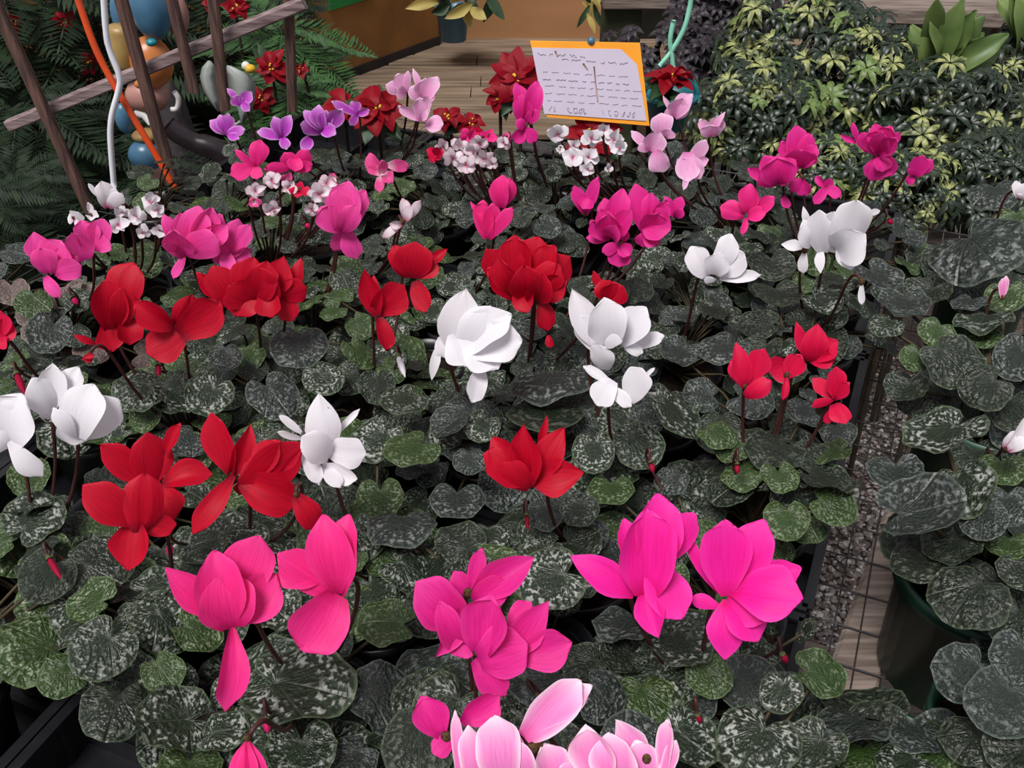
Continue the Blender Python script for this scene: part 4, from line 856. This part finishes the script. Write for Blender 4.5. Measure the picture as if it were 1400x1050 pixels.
poinsettia(372, 92, 1.95, 26, 7, 'upright red poinsettia beside the right trellis stake', M['poin'], stemz=-.3, tilt=.8)
poinsettia(358, 135, 1.95, 20, 6, 'red poinsettia below another beside the right trellis stake', M['poin'], stemz=-.3, tilt=.9)
poinsettia(412, 96, 1.98, 12, 5, 'small red poinsettia just right of the last trellis stake', M['poin'], stemz=-.3, tilt=.8)
for x, y, rp, lb in ((122, 86, 20, 'red flower on the dark conifer left of the orange cord'), (18, 32, 16, 'red flower at the top left corner'), (88, 32, 20, 'red flower at the top edge left of the orange cord'), (322, 10, 20, 'red flower at the top edge between two trellis stakes'), (290, 6, 14, 'red flower at the top edge beside the fourth trellis stake'), (50, 114, 7, 'tiny pink flower beneath the trellis rail on the left'), (64, 228, 8, 'small dark red flower low in the left conifer')):
    poinsettia(x, y, 2.15, rp, 6, lb, M['poin'], stemz=-.4, tilt=.8, leaves=2)
# blue pot with cream poinsettia on the deck step, and leaves hanging at the back wall
bp = on_y(620, 54, 4.30)
t = thing('potted_poinsettia', bp, 'cream poinsettia in a blue pot beside the corner of the ochre wall', 'plant')
mb = MB(); mb.lathe(bp, [(.01, 0), (.055, 0), (.07, .12), (.076, .12), (.076, .14), (.068, .14), (.06, .09)], 24); mb.build('pot', M['blueg'], t)
rp = random.Random(9)
for k in range(34):
    c0 = bp + Vector((rp.uniform(-.06, .20), rp.uniform(-.12, .0), .16+rp.uniform(0, .22))); an = rp.uniform(0, 6.3)
    dr = Vector((math.cos(an), -.3, math.sin(an)*.7-.2)).normalized()
    petal(c0, c0 + dr*rp.uniform(.08, .15), .05, 'p', M['poiny'] if k % 2 else M['pleaf'], t, rp, Vector((0, -1, .3)), 'bract' if k % 2 else 'leaf', fine=False)
hp = on_y(812, 8, 4.0)
t = thing('hanging_plant', hp, 'cream and green leaves hanging at the top edge above the sign', 'plant')
for k in range(22):
    c0 = hp + Vector((rp.uniform(-.05, .05), rp.uniform(-.05, .05), rp.uniform(-.02, .15))); an = rp.uniform(0, 6.3)
    dr = Vector((math.cos(an)*.7, -.2, -abs(math.sin(an)))).normalized()
    petal(c0, c0 + dr*rp.uniform(.05, .10), .025, 'p', M['poiny'] if k % 2 else M['pleaf'], t, rp, Vector((0, -1, .3)), 'leaf', fine=False)

# ------------------------------------------------------------------ deck, walls, rear bench
DZ = -0.62
G = lambda x, y: on_z(x, y, DZ)
wA, wB = G(300, 172), G(600, 60); wd = (wB-wA).normalized(); wn = Vector((wd.y, -wd.x, 0))   # towards the camera side
if wn.y > 0: wn = -wn
yb = G(700, 57).y
t = bpy.data.objects.new('deck', None); COL.objects.link(t); t.location = (0.4, 4, DZ-.1); t['kind'] = 'structure'
k = 0; y = G(500, 185).y
while y < yb+.25:
    wdt = .135; xl = wA.x - 1.2; xr = 3.4
    jx = rnd(-.4, 1.6)
    for (a, b) in ((xl, jx), (jx+.004, xr)):
        mb = MB(); mb.bevbox(Vector(((a+b)/2, y + wdt/2, DZ-.012+rnd(-.003, .003))), Vector((b-a, 0, 0)), Vector((0, wdt-.012, 0)), Vector((0, 0, .024)), .004)
        mb.build('plank', M['deck'], t, False)
    y += wdt; k += 1
mb = MB(); mb.box(Vector((0.4, (G(500, 185).y+yb)/2, DZ-.06)), Vector((6, 0, 0)), Vector((0, yb-G(500, 185).y+.4, 0)), Vector((0, 0, .06))); mb.build('joist_bed', M['stone'], t, False)
# left ochre wall
H = 2.2; mid = (wA+wB)/2
def wall(name, a, b, z0, h, th, m, back):
    d = (b-a); mb = MB(); mb.box((a+b)/2 + back*(th/2) + Vector((0, 0, z0-a.z+h/2)), d, back.normalized()*th, Vector((0, 0, h))); return tag(mb.build(name, m, None, False), kind='structure')
wall('wall_left', wA - wd*1.0, wB, DZ, H, .10, M['ochre'], -wn)
wall('baseboard_left', wA - wd*1.0 + wn*.012, wB + wn*.012, DZ, .035, .012, M['black'], -wn)
c1, c2 = G(596, 57), G(1500, 57)
c3 = G(845, 57)
wall('wall_back', Vector((c1.x-.6, yb+.05, DZ)), Vector((c3.x, yb+.05, DZ)), DZ, H, .1, M['tan'], Vector((0, 1, 0)))
wall('wall_right', Vector((c3.x+.002, yb+.05, DZ)), Vector((c2.x+.3, yb+.05, DZ)), DZ, H, .1, M['darkwall'], Vector((0, 1, 0)))
# green notice on the ochre wall
a = on_plane(450, 14, wB + wn*.006, wn); b = on_plane(506, -2, wB + wn*.006, wn)
u = Vector((wd.x, wd.y, 0))*((b-a).dot(wd)); t = MB(); t.box((a+b)/2 + Vector((0, 0, .12)), u, wn*.008, Vector((0, 0, .24 + (b.z-a.z)*0)))
tag(t.build('notice_board', M['gsign'], None, False), 'green notice panel fixed on the ochre wall at the top edge', 'sign')
# post and rear plank bench
pc = on_y(848, 60, 3.3)
t = thing('rear_bench', Vector((pc.x, 3.3, -.72)), 'grey weathered plank bench with an olive post behind the sign and hedge', 'bench')
z1 = on_y(848, 12, 3.3).z
for k_ in range(2):
    x0 = on_y(825, 5, 3.3).x; x1 = on_y(1480, 20, 3.3).x
    mb = MB(); mb.bevbox(Vector(((x0+x1)/2, 3.36+k_*.16, z1+.02)), Vector((x1-x0, 0, 0)), Vector((0, .15, 0)), Vector((0, 0, .04)), .005); mb.build('board', M['wood'], t, False)
for xx, ww in ((848, 52), (1000, 60), (1300, 50)):
    p = on_y(xx, 60, 3.34); wv = ww*depth(p)/FPX
    mb = MB(); mb.bevbox(Vector((p.x, 3.37, (z1-.72)/2)), Vector((0, 0, z1+.72)), Vector((wv, 0, 0)), Vector((0, .10, 0)), .006); mb.build('post', M['olive'], t, False)
# weathered bench rail behind the hedge, upper right
p0, p1 = on_y(1165, 26, 2.55), on_y(1440, 38, 2.5)
t = thing('bench_rail', Vector(((p0.x+p1.x)/2, 2.52, -.72)), 'weathered grey wooden bench edge above the fern at the upper right', 'bench')
mb = MB(); mb.bevbox((p0+p1)/2 + Vector((0, .06, .012)), p1-p0, Vector((0, .13, 0)), Vector((0, 0, .040)), .004); mb.build('rail', M['wood'], t, False)
mb = MB(); mb.bevbox((p0+p1)/2 + Vector((0, .20, .03)), p1-p0, Vector((0, .12, 0)), Vector((0, 0, .03)), .004); mb.build('rail', M['wood'], t, False)
for s_ in (.2, .85):
    q = p0.lerp(p1, s_); mb = MB(); mb.bevbox(Vector((q.x, q.y+.07, (q.z-.02-.72)/2)), Vector((0, 0, q.z-.02+.72)), Vector((.06, 0, 0)), Vector((0, .06, 0)), .004); mb.build('leg', M['wood'], t, False)

# ------------------------------------------------------------------ trellis, cords, ornaments on the left
ty = 1.62
tp = lambda x, y, o=0: on_y(x, y, ty+o)
t = thing('garden_trellis', Vector((tp(200, 200).x, ty, -.3)), 'brown wooden trellis of leaning stakes crossed by one pale rail', 'trellis')
for (a, b, wpx, o) in (((-22, -30), (124, 290), 17, 0), ((160, -20), (240, 262), 17, 0), ((230, -20), (266, 126), 15, 0), ((289, -20), (308, 150), 15, 0), ((394, -20), (400, 152), 14, .05)):
    A1, B1 = tp(*a, o), tp(*b, o); w_ = wpx*depth(A1)/FPX
    mb = MB(); mb.bevbox((A1+B1)/2, B1-A1, Vector((w_, 0, 0)), Vector((0, w_*.8, 0)), .003); mb.build('stake', M['plum'], t, False)
A1, B1 = tp(12, 172, .03), tp(416, 4, .03); mb = MB(); mb.bevbox((A1+B1)/2, B1-A1, (B1-A1).cross(Vector((0, 1, 0))).normalized()*-.020, Vector((0, .018, 0)), .003); mb.build('rail', M['railw'], t, False)
pts = [(100, -25), (107, 0), (128, 60), (150, 105), (185, 165), (215, 215), (240, 258), (262, 288)]
mb = MB(); mb.tube(spline([on_y(a, b, 1.50) for a, b in pts], 5), .0052, 8)
tag(mb.build('cord', M['orangecord']), 'orange rubber cord running down in front of the trellis', 'cord')
pts = [(141, -25), (142, 0), (147, 58), (162, 100), (163, 120), (153, 158), (151, 190), (156, 256)]
mb = MB(); mb.tube(spline([on_y(a, b, 1.485) for a, b in pts], 5), .0047, 8)
tag(mb.build('cord', M['whitecord']), 'white rubber cord kinked over the orange one', 'cord')
oy = 1.80; op = lambda x, y, o=0: on_y(x, y, oy+o); ok = depth(op(210, 120))/FPX
t = thing('stacked_ornament', op(205, 235), 'painted garden ornament of stacked rounded figures in blue, orange, tan and pink', 'ornament')
def orn(name, x, y, rx, ry, m, o=0, axis=None, dz=0):
    mb = MB(); mb.ball(op(x, y, o), rx*ok, sx=1, sy=.9, sz=ry/rx, k=20, axis=axis); return mb.build(name, m, t)
orn('head', 206, 12, 26, 40, M['blueg'], -.02); orn('head', 240, 18, 17, 30, M['pinkg'], .02); orn('wing', 165, 20, 13, 28, M['blueg'], .03)
mb = MB(); ax = Vector((.12, 0, 1)).normalized(); c0 = op(168, 66, -.01)
mb.lathe(c0, [(.001, -30*ok), (15*ok, -29*ok), (17*ok, -20*ok), (17*ok, 22*ok), (15*ok, 29*ok), (.001, 30*ok)], 18, ax); mb.build('hat', M['tang'], t)
orn('body', 207, 85, 29, 34, M['orangeg'], -.01); orn('bow', 207, 58, 7, 5, M['teal'], -.06)
orn('face', 202, 130, 30, 24, M['pinkg']); orn('beak', 192, 115, 8, 6, M['orangeg'], -.06)
orn('wing', 170, 162, 13, 22, M['blueg']); orn('collar', 200, 185, 20, 9, M['tang'], -.01); orn('body', 200, 212, 25, 22, M['blueg'], -.02); orn('foot', 215, 240, 22, 12, M['pinkg'], .01)
mb = MB(); mb.tube([op(185, 155, -.05), op(196, 158, -.055), op(206, 168, -.05)], .006, 8); mb.build('trim_loop', M['whiteg'], t)
mb = MB(); mb.tube(spline([op(238, 125, -.02), op(244, 135, -.02), op(242, 148, -.02), op(234, 150, -.02)], 4), .005, 8); mb.build('trim_loop', M['whiteg'], t)
# stone pillar and pot behind, black pipe across
sy_ = 1.98; q = on_y(262, 290, sy_); d_ = depth(q)/FPX
t = thing('stone_pedestal', q, 'dark grey rough stone pedestal right of the painted ornament', 'pedestal')
mb = MB(); mb.lathe(q, [(.01, 0), (44*d_, 0), (48*d_, .05), (40*d_, .09), (32*d_, .12), (27*d_, .17), (22*d_, .25), (.01, .30)], 18)
for v in mb.v: v += Vector((noise.noise(v*22), noise.noise(v*22+Vector((7, 0, 0))), noise.noise(v*18+Vector((0, 9, 0)))))*.012
mb.build('block', M['stone'], t)
mb = MB(); mb.tube(spline([on_y(a, b, 1.74) for a, b in ((228, 170), (245, 184), (270, 196), (298, 205), (312, 222))], 4), [.018]*9+[.021]*8, 12)
tag(mb.build('pipe', M['pipe']), 'thick black bent pipe end beside the stone pedestal', 'pipe')
# winged ornament
t = thing('winged_ornament', on_y(312, 165, 1.80), 'pale grey ornament of two curved wings with a small yellow tip', 'ornament')
def wing(pts, th=.006):
    f = [on_y(a, b, 1.80) for a, b in pts]; n = len(f); b = [p + Vector((0, th, 0)) for p in f]
    c = sum(f, Vector())/n - Vector((0, .012, 0)); cb = c + Vector((0, th+.004, 0))
    V = f + b + [c, cb]; Fc = [(i, (i+1) % n, 2*n) for i in range(n)] + [(n+(i+1) % n, n+i, 2*n+1) for i in range(n)] + [(i, n+i, n+(i+1) % n, (i+1) % n) for i in range(n)]
    return mk('wing', V, Fc, M['wing'], t)
def wing_strip(A_, B_):
    V, Fc = [], []
    for (a, b) in zip(A_, B_):
        p, q = on_y(*a, 1.80), on_y(*b, 1.80); m_ = (p+q)/2 - Vector((0, .008, 0)); V += [p, m_, q, m_ + Vector((0, .012, 0))]
    for i in range(len(A_)-1):
        for k in range(4): n = i*4; Fc.append((n+k, n+(k+1) % 4, n+4+(k+1) % 4, n+4+k))
    Fc += [(3, 2, 1, 0), tuple(len(V)-4+k for k in range(4))]
    mk('wing', V, Fc, M['wing'], t)
wing_strip([(284, 83), (276, 92), (273, 105), (277, 122), (285, 137), (297, 151)], [(289, 84), (295, 92), (295, 104), (297, 120), (300, 136), (302, 151)])
wing_strip([(310, 89), (309, 100), (312, 116), (319, 132), (325, 150), (330, 168)], [(322, 93), (341, 102), (349, 116), (349, 134), (344, 152), (333, 168)])
mb = MB(); mb.ball(on_y(342, 94, 1.795), .010, sz=.8, k=12); mb.build('tip', M['yel'], t)
mb = MB(); mb.ball(on_y(336, 90, 1.80), .008, k=12); mb.build('tip', M['whiteg'], t)
mb = MB(); mb.tube([on_y(303, 150, 1.803), on_y(314, 175, 1.803), on_y(330, 166, 1.803)], .004, 6); mb.tube([on_y(314, 175, 1.803), on_y(316, 260, 1.803)], .004, 6); mb.build('support', M['wing'], t)

# ------------------------------------------------------------------ conifers and fronds, upper left
def frond_mesh(seed, nl=18, droop=.35, lw=.055, ll=.34):
    r = random.Random(seed); V, Fc = [], []
    def quad(p, q, w):
        n = len(V); d = (q-p); s = d.cross(Vector((0, 0, 1))).normalized()*w; m_ = p.lerp(q, .5)
        V.extend([p, m_+s, q, m_-s]); Fc.append((n, n+1, n+2, n+3))
    for i in range(nl):
        f = (i+1)/nl; z = -droop*f*f; p = Vector((f, 0, z)); l_ = ll*math.sin(math.pi*min(1, f*.85+.12))
        for s in (-1, 1):
            quad(p, p + Vector((l_*.55, s*l_*.85, -.12*l_*r.uniform(.2, 2.5))), lw*r.uniform(.3, .6))
    for i in range(6):
        a, b = i/6, (i+1)/6; quad(Vector((a, 0, -droop*a*a)), Vector((b, 0, -droop*b*b)), .012)
    me = bpy.data.meshes.new('frond'); me.from_pydata(V, [], Fc); return me
FR = {}
for nm in ('cedar', 'frond'):
    FR[nm] = []
    for s_ in range(4):
        me = frond_mesh(s_+(0 if nm == 'cedar' else 10), 20 if nm == 'cedar' else 26, .35 if nm == 'cedar' else .6); me.materials.append(M[nm]); FR[nm].append(me)
def conifer(x, y, yy, Rpx, hgt, nfr, kind, label, fl=.22):
    c = on_y(x, y, yy); r = random.Random(int(x+y*3)); t = thing('conifer' if kind == 'cedar' else 'potted_palm', Vector((c.x, c.y, -.72)), label, 'shrub')
    R = Rpx*depth(c)/FPX
    mb = MB(); mb.tube([Vector((c.x, c.y, -.72)), Vector((c.x+.01, c.y, -.3)), Vector((c.x, c.y, c.z+hgt*.35))], [.02, .015, .006], 8); mb.build('trunk', M['bark'], t)
    for i in range(nfr):
        f = (i+.5)/nfr; z = c.z + hgt*(.5-f); an = i*2.4; spread = R*(.25+.75*math.sin(math.pi*min(1, f*.9+.1))) if kind == 'cedar' else R*.2
        p = Vector((c.x, c.y, z)) + Vector((math.cos(an), math.sin(an), 0))*spread*r.uniform(.1, .6)
        out = Vector((math.cos(an), math.sin(an), r.uniform(-.3, .5))).normalized()
        if out.y > .75 and r.random() < .5: out.y = -out.y
        n = (Vector((0, 0, 1)) - out*.3 + TCAM(p)*.5).normalized()
        put('frond', r.choice(FR[kind]), t, p, frame(n, out), fl*r.uniform(.7, 1.2))
    return t
conifer(40, 110, 2.25, 140, .62, 90, 'cedar', 'dark green conifer behind the leftmost trellis stake', .20)
conifer(160, 150, 2.30, 110, .62, 90, 'cedar', 'dark green conifer behind the cords and the painted ornament', .20)
conifer(70, 250, 1.95, 90, .40, 60, 'cedar', 'low dark conifer between the left trellis stake and the white cord', .17)
conifer(320, 70, 2.6, 90, .5, 80, 'cedar', 'dark green conifer behind the grey winged ornament', .20)
conifer(392, 90, 2.2, 30, .18, 26, 'frond', 'green arching palm fronds in front of the ochre wall', .17)
conifer(400, 150, 2.0, 20, .10, 26, 'frond', 'low green palm fronds beneath the last trellis stake', .13)
conifer(215, 262, 1.93, 60, .16, 40, 'cedar', 'low dark conifer at the foot of the stone pedestal', .10)
conifer(30, 300, 1.72, 60, .20, 40, 'cedar', 'feathery dark plant left of the lowest trellis stake', .12)
conifer(0, 340, 1.6, 50, .25, 40, 'cedar', 'dark feathery plant at the left edge above the pink cyclamen', .12)

# ------------------------------------------------------------------ hedge of umbrella plants, upper right
def whorl_mesh(seed, nl, w0, droop, m, up=.25):
    r = random.Random(seed); V, Fc = [], []
    for k in range(nl):
        an = 2*math.pi*k/nl + r.uniform(-.2, .2); L = r.uniform(.75, 1.1); d = Vector((math.cos(an), math.sin(an), 0)); s = Vector((-d.y, d.x, 0))
        n = len(V); rows = ((.08, .15), (.30, .75), (.55, 1), (.80, .7), (1.0, .02))
        for f, w_ in rows:
            c = d*(L*f) + Vector((0, 0, up*math.sin(f*2.2) - droop*f*f)); hw = w0*w_
            V.extend([c - s*hw + Vector((0, 0, hw*.35)), c, c + s*hw + Vector((0, 0, hw*.35))])
        for i in range(4):
            a = n+i*3; Fc += [(a, a+1, a+4, a+3), (a+1, a+2, a+5, a+4)]
    me = bpy.data.meshes.new('leaf_whorl'); me.from_pydata(V, [], Fc); me.polygons.foreach_set('use_smooth', [True]*len(Fc)); me.materials.append(m); return me
WH = {k: [whorl_mesh(s_+i*10, n, w_, dr, M[k]) for s_ in range(4)] for i, (k, n, w_, dr) in enumerate((('schef', 7, .14, .45), ('schefv', 7, .14, .45), ('purple', 8, .2, .3)))}
WHF = [whorl_mesh(50+s_, 7, .17, .45, M['fern']) for s_ in range(3)]
def shrub(x, y, yy, rx, rz, n, sz, kinds, label, name='umbrella_plant'):
    c = on_y(x, y, yy); r = random.Random(int(x*3+y)); t = thing(name, Vector((c.x, c.y, -.72)), label, 'shrub')
    R = rx*depth(c)/FPX; Rz = rz
    mb = MB()
    for k in range(5): mb.tube([Vector((c.x+r.uniform(-.03, .03), c.y+r.uniform(-.03, .03), -.72)), c + Vector((r.uniform(-.4, .4)*R, r.uniform(-.3, .3)*R, -.1)), c + Vector((r.uniform(-.6, .6)*R, r.uniform(-.4, .4)*R, Rz*.5))], .006, 5)
    mb.build('branches', M['bark'], t)
    for i in range(min(290, int(n*1.5))):
        while True:
            v = Vector((r.gauss(0, 1), r.gauss(0, 1), r.gauss(0, 1))).normalized()
            if v.y < .35 and v.z > -.65: break
        f = r.uniform(.72, 1.05); p = c + Vector((v.x*R*f, v.y*R*.8*f, v.z*Rz*f))
        nn = (v*.6 + Vector((0, 0, .7)) + TCAM(p)*.35).normalized()
        kd = r.choice(kinds); me = r.choice(WHF if kd == 'fern' else WH[kd])
        put('leaf', me, t, p, frame(nn, Vector((r.uniform(-1, 1), r.uniform(-1, 1), 0))), sz*.82*r.uniform(.65, 1.2))
    return t
K1 = ['schef']*4 + ['schefv']*2 + ['fern']; K2 = ['schef']*5 + ['schefv']
shrub(1085, 90, 2.25, 105, .19, 150, .052, K1, 'variegated umbrella plant at the upper centre right, left of the fern')
shrub(1030, 160, 1.90, 90, .12, 110, .045, K1, 'variegated umbrella plant between the pale pink and magenta cyclamens')
shrub(1170, 130, 2.05, 105, .16, 140, .048, K1, 'variegated umbrella plant behind the highest magenta flowers')
shrub(1290, 180, 1.90, 110, .14, 150, .045, K2, 'dark umbrella plant right of the highest magenta flowers')
shrub(1390, 150, 2.1, 100, .20, 120, .05, K2, 'dark umbrella plant at the right edge below the bench rail')
shrub(1350, 250, 1.62, 90, .09, 90, .038, ['schef'], 'low dark umbrella plant above the big lobed leaf')
shrub(1240, 262, 1.58, 70, .07, 60, .034, ['schef', 'schef', 'schefv'], 'low umbrella plant just below the highest magenta flowers')
shrub(1130, 245, 1.66, 75, .08, 80, .036, K1, 'low variegated umbrella plant between the two magenta cyclamens')
shrub(985, 45, 2.55, 70, .24, 150, .045, ['purple'], 'dark purple leaved shrub behind the mint ribbon', 'purple_shrub')
shrub(900, 95, 2.35, 90, .12, 70, .045, ['purple'], 'low dark purple shrub behind the teal basket', 'purple_shrub')
# bird's nest fern
def fern(x, y, yy, n, label):
    c = on_y(x, y, yy); t = thing('nest_fern', Vector((c.x, c.y, -.72)), label, 'plant'); r = random.Random(4)
    mb = MB(); mb.tube([Vector((c.x, c.y, -.72)), c - Vector((0, 0, .02))], .02, 8); mb.build('stem', M['bark'], t)
    for k in range(n):
        an = math.pi*(k+.5)/n if k < n*.7 else r.uniform(0, 6.3); out = Vector((math.cos(an), -.15+r.uniform(-.3, .2), abs(math.sin(an))*.8+.25)).normalized()
        petal(c, c + out*r.uniform(.13, .20), .045, 'b', M['fern'], t, r, Vector((0, -.8, .5)), 'leaf', bowk=1.5)
fern(1265, 105, 2.05, 14, 'light green fern with broad upright leaves below the bench rail')
fern(1395, 75, 2.1, 8, 'light green fern with arching leaves at the right edge below the bench rail')
